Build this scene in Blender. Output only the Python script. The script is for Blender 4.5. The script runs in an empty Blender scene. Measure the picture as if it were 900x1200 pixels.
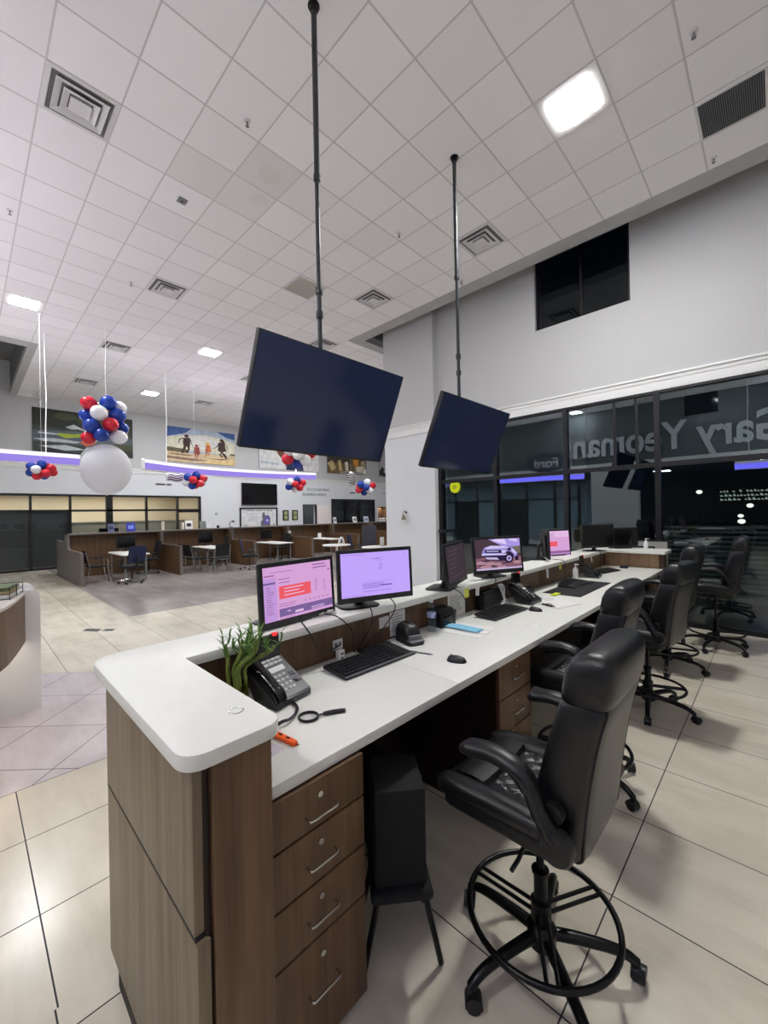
import bpy, bmesh, math, random
from mathutils import Vector as V, Matrix
random.seed(7)
C = bpy.context.scene.collection
R = math.radians
PI = math.pi
# ------------------------------------------------------------------ materials
def lin(c):
    return tuple(((v/255)/12.92 if v/255 <= .04045 else ((v/255+.055)/1.055)**2.4) for v in c)
class NT:
    def __init__(s, name):
        s.m = bpy.data.materials.new(name); s.m.use_nodes = True
        s.t = s.m.node_tree; s.t.nodes.clear()
        s.out = s.n('ShaderNodeOutputMaterial')
    def n(s, k, **kw):
        o = s.t.nodes.new(k)
        for a, b in kw.items(): setattr(o, a, b)
        return o
    def l(s, a, b): s.t.links.new(a, b)
    def put(s, sock, v):
        if hasattr(v, 'is_output'): s.l(v, sock)
        else: sock.default_value = v
    def M(s, op, a, b=0.0, c=0.0):
        o = s.n('ShaderNodeMath', operation=op)
        for i, v in enumerate((a, b, c)): s.put(o.inputs[i], v)
        return o.outputs[0]
    def mix(s, f, a, b):
        o = s.n('ShaderNodeMix', data_type='RGBA')
        s.put(o.inputs[0], f); s.put(o.inputs[6], a if hasattr(a, 'is_output') else (*a, 1)); s.put(o.inputs[7], b if hasattr(b, 'is_output') else (*b, 1))
        return o.outputs[2]
    def noise(s, vec, scale, detail=3, rough=.5):
        o = s.n('ShaderNodeTexNoise'); s.l(vec, o.inputs['Vector'])
        o.inputs['Scale'].default_value = scale; o.inputs['Detail'].default_value = detail; o.inputs['Roughness'].default_value = rough
        return o.outputs['Fac']
    def co(s, scale=None, kind='Object'):
        o = s.n('ShaderNodeTexCoord').outputs[kind]
        if scale:
            m = s.n('ShaderNodeMapping'); s.l(o, m.inputs[0]); m.inputs['Scale'].default_value = scale; o = m.outputs[0]
        return o
    def ramp(s, f, stops):
        o = s.n('ShaderNodeValToRGB'); s.l(f, o.inputs[0])
        e = o.color_ramp.elements
        while len(e) < len(stops): e.new(.5)
        for q, (p, c) in zip(e, stops): q.position = p; q.color = (*c, 1)
        return o.outputs[0]
    def prin(s, col, rough=.5, metal=0, spec=.5, bump=None, bumpd=.002, coat=0):
        b = s.n('ShaderNodeBsdfPrincipled')
        s.put(b.inputs['Base Color'], col if hasattr(col, 'is_output') else (*col, 1)); s.put(b.inputs['Roughness'], rough)
        b.inputs['Metallic'].default_value = metal; b.inputs['Specular IOR Level'].default_value = spec
        b.inputs['Coat Weight'].default_value = coat
        if bump is not None:
            k = s.n('ShaderNodeBump'); k.inputs['Distance'].default_value = bumpd; s.l(bump, k.inputs['Height']); s.l(k.outputs[0], b.inputs['Normal'])
        s.l(b.outputs[0], s.out.inputs[0]); return b
_mc = {}
def pm(name, c, rough=.5, metal=0, spec=.5, mott=.06, sc=30, bump=0, coat=0):
    """plain painted / plastic / metal surface with a faint procedural mottling"""
    if name in _mc: return _mc[name]
    t = NT(name); k = lin(c); f = t.noise(t.co(), sc)
    a = tuple(v*(1-mott) for v in k); b = tuple(min(1, v*(1+mott)) for v in k)
    t.prin(t.mix(f, a, b), rough, metal, spec, bump=t.noise(t.co(), sc*6) if bump else None, bumpd=bump or .001, coat=coat)
    _mc[name] = t.m; return t.m
def em(name, c, st=1.0):
    if name in _mc: return _mc[name]
    t = NT(name); e = t.n('ShaderNodeEmission'); e.inputs[0].default_value = (*lin(c), 1); e.inputs[1].default_value = st
    t.l(e.outputs[0], t.out.inputs[0]); _mc[name] = t.m; return t.m
def wood(name, c1, c2, c3, grain=(22, 22, 1.1), rough=.45):
    if name in _mc: return _mc[name]
    t = NT(name)
    f = t.noise(t.co(grain), 1.0, 6, .62); g = t.noise(t.co((grain[0]*6, grain[1]*6, grain[2]*3)), 1.0, 2)
    h = t.M('ADD', t.M('MULTIPLY', f, .8), t.M('MULTIPLY', g, .2))
    t.prin(t.ramp(h, [(.32, lin(c1)), (.5, lin(c2)), (.68, lin(c3))]), rough, bump=h, bumpd=.0006)
    _mc[name] = t.m; return t.m
def glass(name, tint, ior=1.6, rough=0.0):
    if name in _mc: return _mc[name]
    t = NT(name); a = t.n('ShaderNodeBsdfTransparent'); a.inputs[0].default_value = (*tint, 1)
    g = t.n('ShaderNodeBsdfGlossy'); g.inputs['Roughness'].default_value = rough; g.inputs[0].default_value = (.9, .97, 1, 1)
    f = t.n('ShaderNodeFresnel'); bf = t.n('ShaderNodeNewGeometry').outputs['Backfacing']
    t.l(t.M('ADD', t.M('MULTIPLY', bf, 1/ior-ior), ior), f.inputs[0])
    m = t.n('ShaderNodeMixShader'); t.l(f.outputs[0], m.inputs[0]); t.l(a.outputs[0], m.inputs[1]); t.l(g.outputs[0], m.inputs[2])
    t.l(m.outputs[0], t.out.inputs[0]); _mc[name] = t.m; return t.m
# ------------------------------------------------------------------ mesh builder
def cr(pts, n=6, closed=False):
    P = [V(p) for p in pts]; N = len(P); out = []
    for i in range(N if closed else N-1):
        a, b, c, d = (P[(i+k) % N] if closed else P[min(max(i+k, 0), N-1)] for k in (-1, 0, 1, 2))
        for j in range(n):
            t = j/n
            out.append(.5*((2*b)+(c-a)*t+(2*a-5*b+4*c-d)*t*t+(3*b-a-3*c+d)*t**3))
    if not closed: out.append(P[-1])
    return out
def circ(cx, cy, rx, ry=None, n=20, a0=0, a1=2*PI):
    ry = rx if ry is None else ry
    full = abs(a1-a0-2*PI) < 1e-6
    return [(cx+rx*math.cos(a0+(a1-a0)*i/(n if full else n-1)), cy+ry*math.sin(a0+(a1-a0)*i/(n if full else n-1))) for i in range(n)]
def rrect(x0, x1, y0, y1, r, n=6):
    o = []
    for cx, cy, a in ((x1-r, y0+r, -PI/2), (x1-r, y1-r, 0), (x0+r, y1-r, PI/2), (x0+r, y0+r, PI)):
        o += [(cx+r*math.cos(a+PI/2*i/n), cy+r*math.sin(a+PI/2*i/n)) for i in range(n+1)]
    return o
class MB:
    def __init__(s): s.b = bmesh.new(); s.m = 0
    def mat(s, i): s.m = i; return s
    def f(s, vs):
        try:
            q = s.b.faces.new(vs); q.material_index = s.m; return q
        except ValueError: return None
    def v(s, p): return s.b.verts.new(p)
    def _in(s, t, X=None):
        mp = {}
        for q in t.verts: mp[q] = s.v(X @ q.co if X else q.co)
        for q in t.faces: s.f([mp[k] for k in q.verts])
        t.free(); return s
    def box(s, x0, x1, y0, y1, z0, z1, bev=0, seg=2, X=None):
        t = bmesh.new(); bmesh.ops.create_cube(t, size=1)
        for q in t.verts: q.co = V(((x0+x1)/2+q.co.x*(x1-x0), (y0+y1)/2+q.co.y*(y1-y0), (z0+z1)/2+q.co.z*(z1-z0)))
        if bev: bmesh.ops.bevel(t, geom=t.edges[:], offset=bev, segments=seg, affect='EDGES', profile=.5)
        return s._in(t, X)
    def prism(s, poly, h0, h1, ax='z', bev=0, X=None):
        k = {'z': lambda a, b, h: (a, b, h), 'x': lambda a, b, h: (h, a, b), 'y': lambda a, b, h: (a, h, b)}[ax]
        t = bmesh.new()
        lo = [t.verts.new(k(a, b, h0)) for a, b in poly]; hi = [t.verts.new(k(a, b, h1)) for a, b in poly]
        n = len(poly); f0 = t.faces.new(lo); f1 = t.faces.new(hi)
        for i in range(n): t.faces.new((lo[i], lo[(i+1) % n], hi[(i+1) % n], hi[i]))
        bmesh.ops.recalc_face_normals(t, faces=t.faces[:])
        if bev: bmesh.ops.bevel(t, geom=list(set(f0.edges[:])|set(f1.edges[:])), offset=bev, segments=2, affect='EDGES', profile=.5)
        return s._in(t, X)
    def loft(s, rings, caps=True, closed=True, X=None):
        rs = [[s.v(X @ V(p) if X else p) for p in r] for r in rings]; n = len(rs[0])
        for a, b in zip(rs[:-1], rs[1:]):
            for i in range(n if closed else n-1): s.f((a[i], a[(i+1) % n], b[(i+1) % n], b[i]))
        if caps: s.f(rs[0][::-1]); s.f(rs[-1])
        return s
    def lathe(s, prof, c=(0, 0, 0), n=20, ax='z', X=None, caps=True):
        c = V(c); k = {'z': lambda a, b, h: V((a, b, h)), 'x': lambda a, b, h: V((h, a, b)), 'y': lambda a, b, h: V((a, h, b))}[ax]
        return s.loft([[c+k(max(r, 1e-4)*math.cos(2*PI*i/n), max(r, 1e-4)*math.sin(2*PI*i/n), h) for i in range(n)] for r, h in prof], X=X, caps=caps)
    def cyl(s, p0, p1, r, r1=None, n=12): return s.tube([p0, p1], [r, r if r1 is None else r1], n)
    def tube(s, pts, r, n=8, closed=False, side=None):
        P = [V(p) for p in pts]; N = len(P)
        rr = r if isinstance(r, list) else [r]*N
        if len(rr) != N: rr = [(lambda q, k: q)(rr[min(int(i*len(rr)/N), len(rr)-1)], 0) for i in range(N)]
        T = []
        for i in range(N):
            a = P[(i-1) % N] if closed else P[max(i-1, 0)]; b = P[(i+1) % N] if closed else P[min(i+1, N-1)]
            d = b-a; T.append(d.normalized() if d.length > 1e-9 else V((0, 0, 1)))
        u = V(side) if side else (V((0, 0, 1)) if abs(T[0].z) < .9 else V((1, 0, 0)))
        rings = []
        for i in range(N):
            if not side: u = (u-T[i]*u.dot(T[i])).normalized()
            w = T[i].cross(u).normalized(); ra, rb = rr[i] if isinstance(rr[i], tuple) else (rr[i], rr[i])
            rings.append([P[i]+u*(ra*math.cos(2*PI*k/n))+w*(rb*math.sin(2*PI*k/n)) for k in range(n)])
        if closed:
            rs = [[s.v(p) for p in q] for q in rings]
            for a in range(N):
                A, B = rs[a], rs[(a+1) % N]
                for i in range(n): s.f((A[i], A[(i+1) % n], B[(i+1) % n], B[i]))
            return s
        return s.loft(rings)
    def sph(s, c, rx, ry=None, rz=None, nu=18, nv=11, X=None):
        ry = rx if ry is None else ry; rz = rx if rz is None else rz; c = V(c)
        return s.loft([[c+V((rx*math.sin(a)*math.cos(2*PI*i/nu), ry*math.sin(a)*math.sin(2*PI*i/nu), -rz*math.cos(a))) for i in range(nu)]
                       for a in [max(1e-3, min(PI-1e-3, PI*j/(nv-1))) for j in range(nv)]], X=X)
    def art(s, O, U, W, shapes, lift=.0008):
        """flat coloured shapes laid on a panel: O lower left corner, U/W the panel's edges"""
        O, U, W = V(O), V(U), V(W); N = U.cross(W).normalized()
        for k, (mi, poly) in enumerate(shapes):
            s.m = mi; q = s.f([s.v(O+U*a+W*b+N*(lift*(1+k*.12))) for a, b in poly])
        return s
    def build(s, name, mats, parent=None, w=False, smooth=42, recalc=True):
        if recalc: bmesh.ops.recalc_face_normals(s.b, faces=s.b.faces[:])
        me = bpy.data.meshes.new(name)
        o = bpy.data.objects.new(name, me); C.objects.link(o)
        if parent is not None:
            o.parent = parent
            if w:
                chain = []; p = parent; X = Matrix()
                while p: X = Matrix.LocRotScale(p.location, p.rotation_euler, p.scale) @ X; p = p.parent
                s.b.transform(X.inverted())
        else:
            vs = [q.co for q in s.b.verts]
            c = V(((min(q.x for q in vs)+max(q.x for q in vs))/2, (min(q.y for q in vs)+max(q.y for q in vs))/2, min(q.z for q in vs)))
            s.b.transform(Matrix.Translation(-c)); o.location = c
        s.b.to_mesh(me); s.b.free()
        for q in (mats if isinstance(mats, (list, tuple)) else [mats]): me.materials.append(q)
        if smooth:
            me.shade_smooth(); me.set_sharp_from_angle(angle=R(smooth))
        return o
def tag(o, label, cat, group=None, kind=None):
    o['label'] = label; o['category'] = cat
    if group: o['group'] = group
    if kind: o['kind'] = kind
    return o
def thing(name, label, cat, loc=(0, 0, 0), rz=0, group=None):
    o = bpy.data.objects.new(name, None); C.objects.link(o); o.empty_display_size = .05
    o.location = loc; o.rotation_euler = (0, 0, rz)
    return tag(o, label, cat, group)
def struct(o): o['kind'] = 'structure'; return o
def dup(root, loc, rz, label, group=None):
    r = root.copy(); C.objects.link(r); r.location = loc; r.rotation_euler = (0, 0, rz); r['label'] = label
    if group: r['group'] = group
    for ch in list(root.children):
        c = ch.copy(); C.objects.link(c); c.parent = r
        for g in ch.children:
            d = g.copy(); C.objects.link(d); d.parent = c
    return r
def text_mb(mb, body, size, X, depth=.01, bold=0):
    cu = bpy.data.curves.new('t', 'FONT'); cu.body = body; cu.size = size; cu.extrude = depth/2; cu.align_x = 'LEFT'; cu.offset = bold
    o = bpy.data.objects.new('t', cu); C.objects.link(o)
    bpy.context.view_layer.update()
    me = bpy.data.meshes.new_from_object(o.evaluated_get(bpy.context.evaluated_depsgraph_get()))
    t = bmesh.new(); t.from_mesh(me); mb._in(t, X)
    bpy.data.objects.remove(o); bpy.data.curves.remove(cu); bpy.data.meshes.remove(me)
    return mb
def basis(o, ux, uy):
    ux, uy = V(ux).normalized(), V(uy).normalized(); uz = ux.cross(uy)
    return Matrix(((ux.x, uy.x, uz.x, o[0]), (ux.y, uy.y, uz.y, o[1]), (ux.z, uy.z, uz.z, o[2]), (0, 0, 0, 1)))
M_off = None
# ------------------------------------------------------------------ palette
M_wall = pm('wall paint grey', (196, 196, 196), .7, mott=.02, sc=3)
M_wallw = pm('wall paint white', (226, 228, 231), .65, mott=.02, sc=3)
M_trim = pm('trim white', (238, 238, 236), .45, mott=.02)
M_blk = pm('black plastic', (20, 20, 21), .45, mott=.1)
M_blks = pm('black gloss', (10, 10, 12), .12, mott=.1)
M_frame = pm('black window frame', (16, 16, 17), .4, mott=.1)
M_leather = pm('black leather', (17, 17, 19), .33, mott=.15, sc=60, bump=.0006)
M_bmet = pm('black metal', (14, 14, 15), .3, metal=.4, mott=.1)
M_quartz = pm('white quartz', (231, 231, 222), .4, mott=.03, sc=14)
M_qedge = pm('quartz edge', (196, 192, 184), .35, mott=.04, sc=14)
M_steel = pm('brushed steel', (190, 188, 182), .25, metal=1, mott=.06)
M_off = pm('switched off screen', (11, 12, 15), .14, spec=.5)
M_chrome = pm('chrome leg metal', (200, 200, 200), .2, metal=1, mott=.04)
M_wood = wood('walnut laminate', (74, 51, 32), (99, 72, 47), (117, 90, 62))
M_woodl = wood('light walnut laminate', (134, 104, 78), (156, 124, 94), (172, 142, 110))
M_wooda = wood('ash walnut laminate', (102, 86, 66), (124, 108, 86), (140, 124, 102))
M_mblk = pm('matte black', (9, 9, 10), .85)
M_dark = pm('dark plinth', (26, 23, 21), .7)
M_white = pm('white plastic', (232, 232, 230), .4, mott=.02)
M_paper = pm('paper', (236, 235, 230), .7, mott=.03)
M_grey = pm('grey plastic', (120, 122, 124), .45)
M_dgrey = pm('dark grey plastic', (58, 60, 63), .45)
M_lam = pm('grey laminate', (112, 104, 98), .5, mott=.05, sc=8)
M_pipe = pm('dark steel pipe', (62, 64, 66), .35, metal=.7, mott=.15, sc=12)
# ================================================================== THE ROOM (metres; glass wall along X, desk along Y)
ZC = 6.07; T = .6096; GX, GY = -5.4426, .588
# ---- floor
t = NT('porcelain floor tiles')
p = t.n('ShaderNodeSeparateXYZ'); t.l(t.co(), p.inputs[0]); x, y = p.outputs[0], p.outputs[1]
def joint(u, s, o, w=.003): return t.M('LESS_THAN', t.M('PINGPONG', t.M('SUBTRACT', u, o), s/2), w)
def cell(u, s, o): return t.M('FLOOR', t.M('DIVIDE', t.M('SUBTRACT', u, o), s))
q1 = t.M('MULTIPLY', t.M('SUBTRACT', x, y), .70711); q2 = t.M('MULTIPLY', t.M('ADD', x, y), .70711)
diag = t.M('MULTIPLY', t.M('LESS_THAN', x, -3.59), t.M('GREATER_THAN', q1, -4.76))
lane = t.M('MULTIPLY', t.M('GREATER_THAN', x, -3.592), t.M('LESS_THAN', x, -1.9))
inlay = t.M('MULTIPLY', t.M('LESS_THAN', x, -8.38), t.M('GREATER_THAN', y, 2.06))
aisle = t.M('LESS_THAN', x, -5.9)
gx = t.M('MAXIMUM', joint(x, T, -.57), 0); gy = joint(y, T, 2.04)
gx_r = t.M('MULTIPLY', joint(x, 2*T, -.57), 1); gx_a = joint(x, 1.32, -7.2)
def sel(m, a, b): return t.M('ADD', t.M('MULTIPLY', m, a), t.M('MULTIPLY', t.M('SUBTRACT', 1.0, m), b))
base = t.M('MAXIMUM', sel(aisle, gx_a, sel(t.M('LESS_THAN', x, -1.7), gx, gx_r)), sel(lane, joint(y, 4*T, .22), gy))
dg = t.M('MAXIMUM', joint(q1, T, -4.76), joint(q2, T, -2.94))
il = t.M('MAXIMUM', joint(x, 1.22, -8.38, .0025), joint(y, 1.22, 2.06, .0025))
edge = t.M('LESS_THAN', t.M('MINIMUM', t.M('ABSOLUTE', t.M('ADD', x, 3.592)), 9.0), .003)
J = t.M('MAXIMUM', sel(diag, dg, sel(inlay, t.M('MULTIPLY', il, .35), base)), edge)
cv = t.n('ShaderNodeCombineXYZ'); t.l(sel(diag, cell(q1, T, -4.76), cell(x, 2*T, -.57)), cv.inputs[0]); t.l(sel(diag, cell(q2, T, -2.94), cell(y, T, 2.04)), cv.inputs[1])
wn = t.n('ShaderNodeTexWhiteNoise'); t.l(cv.outputs[0], wn.inputs[0])
cl = t.noise(t.co((1.1, 2.6, 1)), 1.6, 6, .6); st = t.noise(t.co((.35, 3.4, 1)), 2.2, 5, .65)
v = t.M('ADD', t.M('ADD', t.M('MULTIPLY', cl, .55), t.M('MULTIPLY', st, .35)), t.M('MULTIPLY', wn.outputs[0], .1))
c_base = t.ramp(v, [(.3, lin((192, 183, 164))), (.5, lin((211, 203, 184))), (.7, lin((224, 217, 200)))])
c_diag = t.ramp(v, [(.3, lin((190, 181, 182))), (.5, lin((206, 198, 199))), (.7, lin((216, 209, 210)))])
c_inl = t.ramp(v, [(.25, lin((140, 132, 129))), (.5, lin((156, 149, 145))), (.75, lin((176, 170, 166)))])
col = t.mix(diag, t.mix(inlay, c_base, c_inl), c_diag)
col = t.mix(J, col, lin((46, 44, 42)))
rg = t.M('ADD', .13, t.M('MULTIPLY', cl, .16))
t.prin(col, t.M('ADD', rg, t.M('MULTIPLY', J, .4)), spec=.38)
M_floor = t.m
b = MB(); b.prism([(-18.9, -10), (4.1, -10), (4.1, 7.76), (-6.9, 7.76), (-6.9, 22), (-18.9, 22)], -.12, 0)
fo = b.build('floor', M_floor, smooth=0); struct(fo)
for q in fo.data.vertices: q.co += fo.location      # tile layout is laid out from the desk corner
fo.location = (0, 0, 0)
# ---- ceiling
t = NT('acoustic ceiling tiles')
p = t.n('ShaderNodeSeparateXYZ'); t.l(t.co(), p.inputs[0]); x, y = p.outputs[0], p.outputs[1]
g = t.M('MAXIMUM', t.M('LESS_THAN', t.M('PINGPONG', t.M('SUBTRACT', x, GX), T/2), .0095), t.M('LESS_THAN', t.M('PINGPONG', t.M('SUBTRACT', y, GY), T/2), .008))
cv = t.n('ShaderNodeCombineXYZ'); t.l(cell(x, T, GX), cv.inputs[0]); t.l(cell(y, T, GY), cv.inputs[1])
wn = t.n('ShaderNodeTexWhiteNoise'); t.l(cv.outputs[0], wn.inputs[0])
fis = t.noise(t.co(), 70, 2)
vv = t.M('ADD', t.M('MULTIPLY', fis, .5), t.M('MULTIPLY', wn.outputs[0], .5))
tc = t.ramp(vv, [(.2, lin((236, 233, 234))), (.8, lin((244, 242, 243)))])
# old water stains on two tiles
def spot(cx, cy, r):
    d = t.M('SQRT', t.M('ADD', t.M('POWER', t.M('ABSOLUTE', t.M('SUBTRACT', x, cx)), 2.0), t.M('POWER', t.M('ABSOLUTE', t.M('SUBTRACT', y, cy)), 2.0)))
    return t.M('MULTIPLY', t.M('LESS_THAN', t.M('ADD', d, t.M('MULTIPLY', t.noise(t.co(), 9), .16)), r+.08), 1)
def tile(i, j, k):
    return t.M('MULTIPLY', t.M('MULTIPLY', t.M('COMPARE', cell(x, T, GX), float(i), .1), t.M('COMPARE', cell(y, T, GY), float(j), .1)), k)
stn = t.M('ADD', t.M('ADD', tile(0, 2, .2), t.M('ADD', tile(1, 3, .22), tile(0, 3, .14))), t.M('MULTIPLY', t.M('ADD', spot(-4.55, 2.75, .14), spot(-5.0, 2.85, .12)), .1))
tc = t.mix(stn, tc, lin((176, 174, 160)))
tc = t.mix(g, tc, lin((204, 201, 201)))
t.prin(tc, .85, spec=.2)
M_ceil = t.m
def flat_origin(o):
    for q in o.data.vertices: q.co += o.location
    o.location = (0, 0, 0); return o
b = MB()
for x0, x1, y0, y1 in ((-12.9, 4.1, -4.6, 6.68), (-18.8, -12.9, 1.33, 6.68), (-18.8, -7.58, 6.68, 22)): b.box(x0, x1, y0, y1, ZC, ZC+.1)
struct(flat_origin(b.build('ceiling', M_ceil, smooth=0)))
M_lip = pm('bulkhead paint', (176, 175, 175), .7, mott=.02, sc=3)
b = MB()   # painted lip round the raised wells, and the wells themselves
b.box(-7.3, 4.1, 6.68, 6.98, ZC-.012, ZC+.16); b.box(-7.58, -7.3, 6.68, 22, ZC-.012, ZC+.16)
b.box(-18.8, -13.27, 1.15, 1.33, ZC-.012, ZC+.16); b.box(-13.27, -12.9, -4.6, 1.33, ZC-.012, ZC+.16)
struct(b.build('trim_1', M_lip, smooth=0))
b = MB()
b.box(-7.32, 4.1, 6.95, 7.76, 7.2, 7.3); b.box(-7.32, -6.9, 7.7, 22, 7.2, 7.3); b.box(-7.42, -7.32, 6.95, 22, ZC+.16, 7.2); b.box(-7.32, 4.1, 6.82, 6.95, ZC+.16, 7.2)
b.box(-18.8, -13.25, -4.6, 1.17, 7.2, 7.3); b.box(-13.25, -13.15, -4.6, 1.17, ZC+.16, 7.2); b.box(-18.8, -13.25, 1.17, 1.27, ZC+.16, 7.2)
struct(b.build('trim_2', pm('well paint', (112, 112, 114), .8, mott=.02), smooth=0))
# ---- right wall: grey band with an upper window above the storefront glass
YW = 7.45
b = MB()
for x0, x1, z0, z1 in ((-7.0, -3.19, 3.6, 7.2), (-1.63, 4.1, 3.6, 7.2), (-3.19, -1.63, 3.6, 5.1), (-3.19, -1.63, 6.5, 7.2)): b.box(x0, x1, YW, YW+.3, z0, z1)
struct(b.build('wall_right', M_wall, smooth=0))
b = MB(); b.box(-6.95, -5.44, 7.28, 7.76, 3.58, 7.2)                 # pier, grey above the trim and white below
o = b.build('wall_pier', M_wall, smooth=0); struct(o)
b = MB(); b.box(-6.95, -5.44, 7.28, 7.76, 0, 3.58); struct(b.build('wall_pier_base', M_wallw, smooth=0))
b = MB()
for x0, x1, yy in ((-5.44, 4.1, YW), (-7.0, -5.4, 7.28)):
    b.box(x0, x1, yy-.035, yy+.02, 3.57, 3.80, .006); b.box(x0, x1, yy-.05, yy-.02, 3.705, 3.80, .01); b.box(x0, x1, yy-.075, yy-.02, 3.765, 3.80, .008)
struct(b.build('trim_3', M_trim))
M_glassR = glass('dark storefront glass', (.62, .70, .70), 1.95)
MX = [-5.44, -4.05, -2.68, -1.31, .06, 1.43, 2.8, 4.05]
for i in range(len(MX)-1):
    for z0, z1 in ((.06, 2.41), (2.46, 3.55)):
        b = MB(); b.box(MX[i]+.02, MX[i+1]-.02, YW+.02, YW+.03, z0, z1)
        o = b.build('window_%d' % (1+2*i+(z0 > 1)), M_glassR, smooth=0); struct(o)
b = MB()
for m in MX: b.box(m-.035, m+.035, YW-.04, YW+.09, 0, 3.57)
for z0, z1 in ((0, .07), (2.4, 2.47), (3.53, 3.59)): b.box(MX[0], MX[-1], YW-.03, YW+.08, z0, z1)
b.box(MX[0]-.01, MX[0]+.09, YW-.05, YW+.1, 0, 3.57)
for xx in (-1.9, -1.585): b.box(xx-.018, xx+.018, YW+.005, YW+.07, 2.46, 3.55)
struct(b.build('window_frame', M_frame, smooth=0))
b = MB(); b.box(-3.17, -1.65, YW+.09, YW+.1, 5.11, 6.49); struct(b.build('window_31', glass('upper window glass', (.4, .45, .5), 1.5), smooth=0))
b = MB()
for x0, x1, z0, z1 in ((-3.19, -3.15, 5.1, 6.5), (-1.67, -1.63, 5.1, 6.5), (-2.41, -2.37, 5.1, 6.5), (-3.19, -1.63, 5.1, 5.14)): b.box(x0, x1, YW+.07, YW+.14, z0, z1)
struct(b.build('window_32', M_frame, smooth=0))
# door pull on the storefront frame by the pier
d = thing('door_pull', 'black door pull on glass frame beside the white pier', 'door handle', (-5.2, 7.36, 1.15))
b = MB(); b.cyl((0, .06, -.2), (0, -.04, -.2), .014).cyl((0, .06, .2), (0, -.04, .2), .014); b.tube([(0, -.04, -.26), (0, -.04, .26)], .016); b.build('grip', M_blk, d)
b = MB(); b.cyl((.03, -.05, .2), (-.14, -.05, .2), .03); b.sph((-.15, -.05, .2), .045); b.build('knob', M_blk, d)
# ---- far wall
XF = -18.7
b = MB()
def fw(y0, y1, z0, z1): b.box(XF-.25, XF, y0, y1, z0, z1)
fw(-4.6, 22, 3.6, 7.3)
struct(b.build('wall_far_upper', M_wall, smooth=0))
b = MB()
fw(-4.6, -2.0, 0, 3.6); fw(-2, 7.46, 2.68, 3.6); fw(7.46, 13.0, 0, 3.6); fw(13.0, 13.86, 2.3, 3.6); fw(13.86, 14.96, 0, 3.6)
fw(14.96, 18.48, 2.65, 3.6); fw(14.96, 18.48, 0, 1.0); fw(18.48, 18.82, 0, 3.6); fw(18.82, 20.1, 2.2, 3.6); fw(20.1, 22, 0, 3.6)
struct(b.build('wall_far', M_wallw, smooth=0))
b = MB(); b.box(XF, XF+.03, -4.6, 22, 3.58, 3.77, .006); b.box(XF, XF+.06, -4.6, 22, 3.70, 3.77, .01); struct(b.build('trim_4', M_trim))
b = MB()
for q in (.53, 1.64, 2.75, 5.27, 6.48): b.box(XF-.12, XF+.03, q-.035, q+.035, 0, 2.68)
b.box(XF-.12, XF+.03, 3.86, 4.08, 0, 2.68); b.box(XF-.12, XF+.03, 7.39, 7.47, 0, 2.68); b.box(XF-.12, XF+.03, -.62, -.55, 0, 2.68); b.box(XF-.12, XF+.03, -2.0, -1.95, 0, 2.68)
for z0, z1 in ((2.62, 2.7), (2.05, 2.13), (0, .08)): b.box(XF-.12, XF+.03, -2, 7.46, z0, z1)
b.box(XF-.1, XF+.025, 6.5, 7.4, 1.98, 2.1)
struct(b.build('window_33', M_frame, smooth=0))
M_gl = glass('clear office glass', (.93, .95, .94), 1.35)
b = MB(); b.box(XF-.06, XF-.05, -2, 7.4, .08, 2.64); struct(b.build('window_34', M_gl, smooth=0))
M_shade = pm('dark roller shade', (50, 52, 56), .6, mott=.05, sc=10)
for k, (y0, y1) in enumerate(((-.56, .53), (.53, 1.64), (1.64, 2.75))):
    b = MB(); b.prism([(y0+(y1-y0)*i/8, -.0) for i in range(9)]+[(y1-(y1-y0)*i/8, .012) for i in range(9)], .1, 2.05, 'z', X=Matrix(((0, 1, 0, XF-.1), (1, 0, 0, 0), (0, 0, 1, 0), (0, 0, 0, 1))))
    b.cyl((XF-.1, y0, .1), (XF-.1, y1, .1), .014)
    tag(b.build('roller_shade', M_shade), ['dark roller shade at the left edge of the far storefront', 'dark roller shade in far storefront, between two shaded panes', 'dark roller shade in far storefront nearest the service counter'][k], 'shade', 'dark shades in the far storefront')
M_bei = pm('beige office wall', (222, 208, 184), .7, mott=.02)
b = MB()
for q in ((-22, -21.9, -2, 7.6, 0, 2.9), (-22, -18.95, 7.5, 7.6, 0, 2.9), (-22, -18.95, -2.1, -2, 0, 2.9), (-22, -18.95, -2, 7.6, 2.8, 2.9)): b.box(*q)
struct(b.build('wall_office', M_bei, smooth=0))
b = MB(); b.box(-22, -18.9, -2, 7.6, -.05, 0); struct(b.build('floor_office', pm('office carpet', (120, 112, 100), .9), smooth=0))
b = MB(); b.box(-21.8, -20.6, 3.0, 7.4, .0, 1.6); b.box(-21.85, -20.55, 2.95, 7.45, 1.6, 1.65)
tag(b.build('office_partition', pm('grey fabric', (150, 148, 140), .9), smooth=0), 'grey low partition inside the lit office behind far glass', 'partition')
b = MB()
for q in (14.98, 16.05, 17.2, 18.45): b.box(XF-.14, XF+.03, q-.04, q+.04, 1.0, 2.66)
for z0, z1 in ((2.59, 2.67), (2.03, 2.1), (1.0, 1.08)): b.box(XF-.14, XF+.03, 14.96, 18.48, z0, z1)
struct(b.build('window_35', M_frame, smooth=0))
b = MB(); b.box(XF-.08, XF-.07, 15, 18.45, 1.05, 2.62); struct(b.build('window_36', glass('dim office glass', (.55, .57, .6), 1.5), smooth=0))
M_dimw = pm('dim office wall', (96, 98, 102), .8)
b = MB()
for q in ((-21, -20.9, 12.6, 18.7, 0, 2.9), (-21, -18.95, 12.5, 12.6, 0, 2.9), (-21, -18.95, 18.7, 18.8, 0, 2.9), (-21, -18.95, 12.5, 18.8, 2.8, 2.9), (-21, -18.9, 12.5, 18.8, -.05, 0)): b.box(*q)
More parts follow.
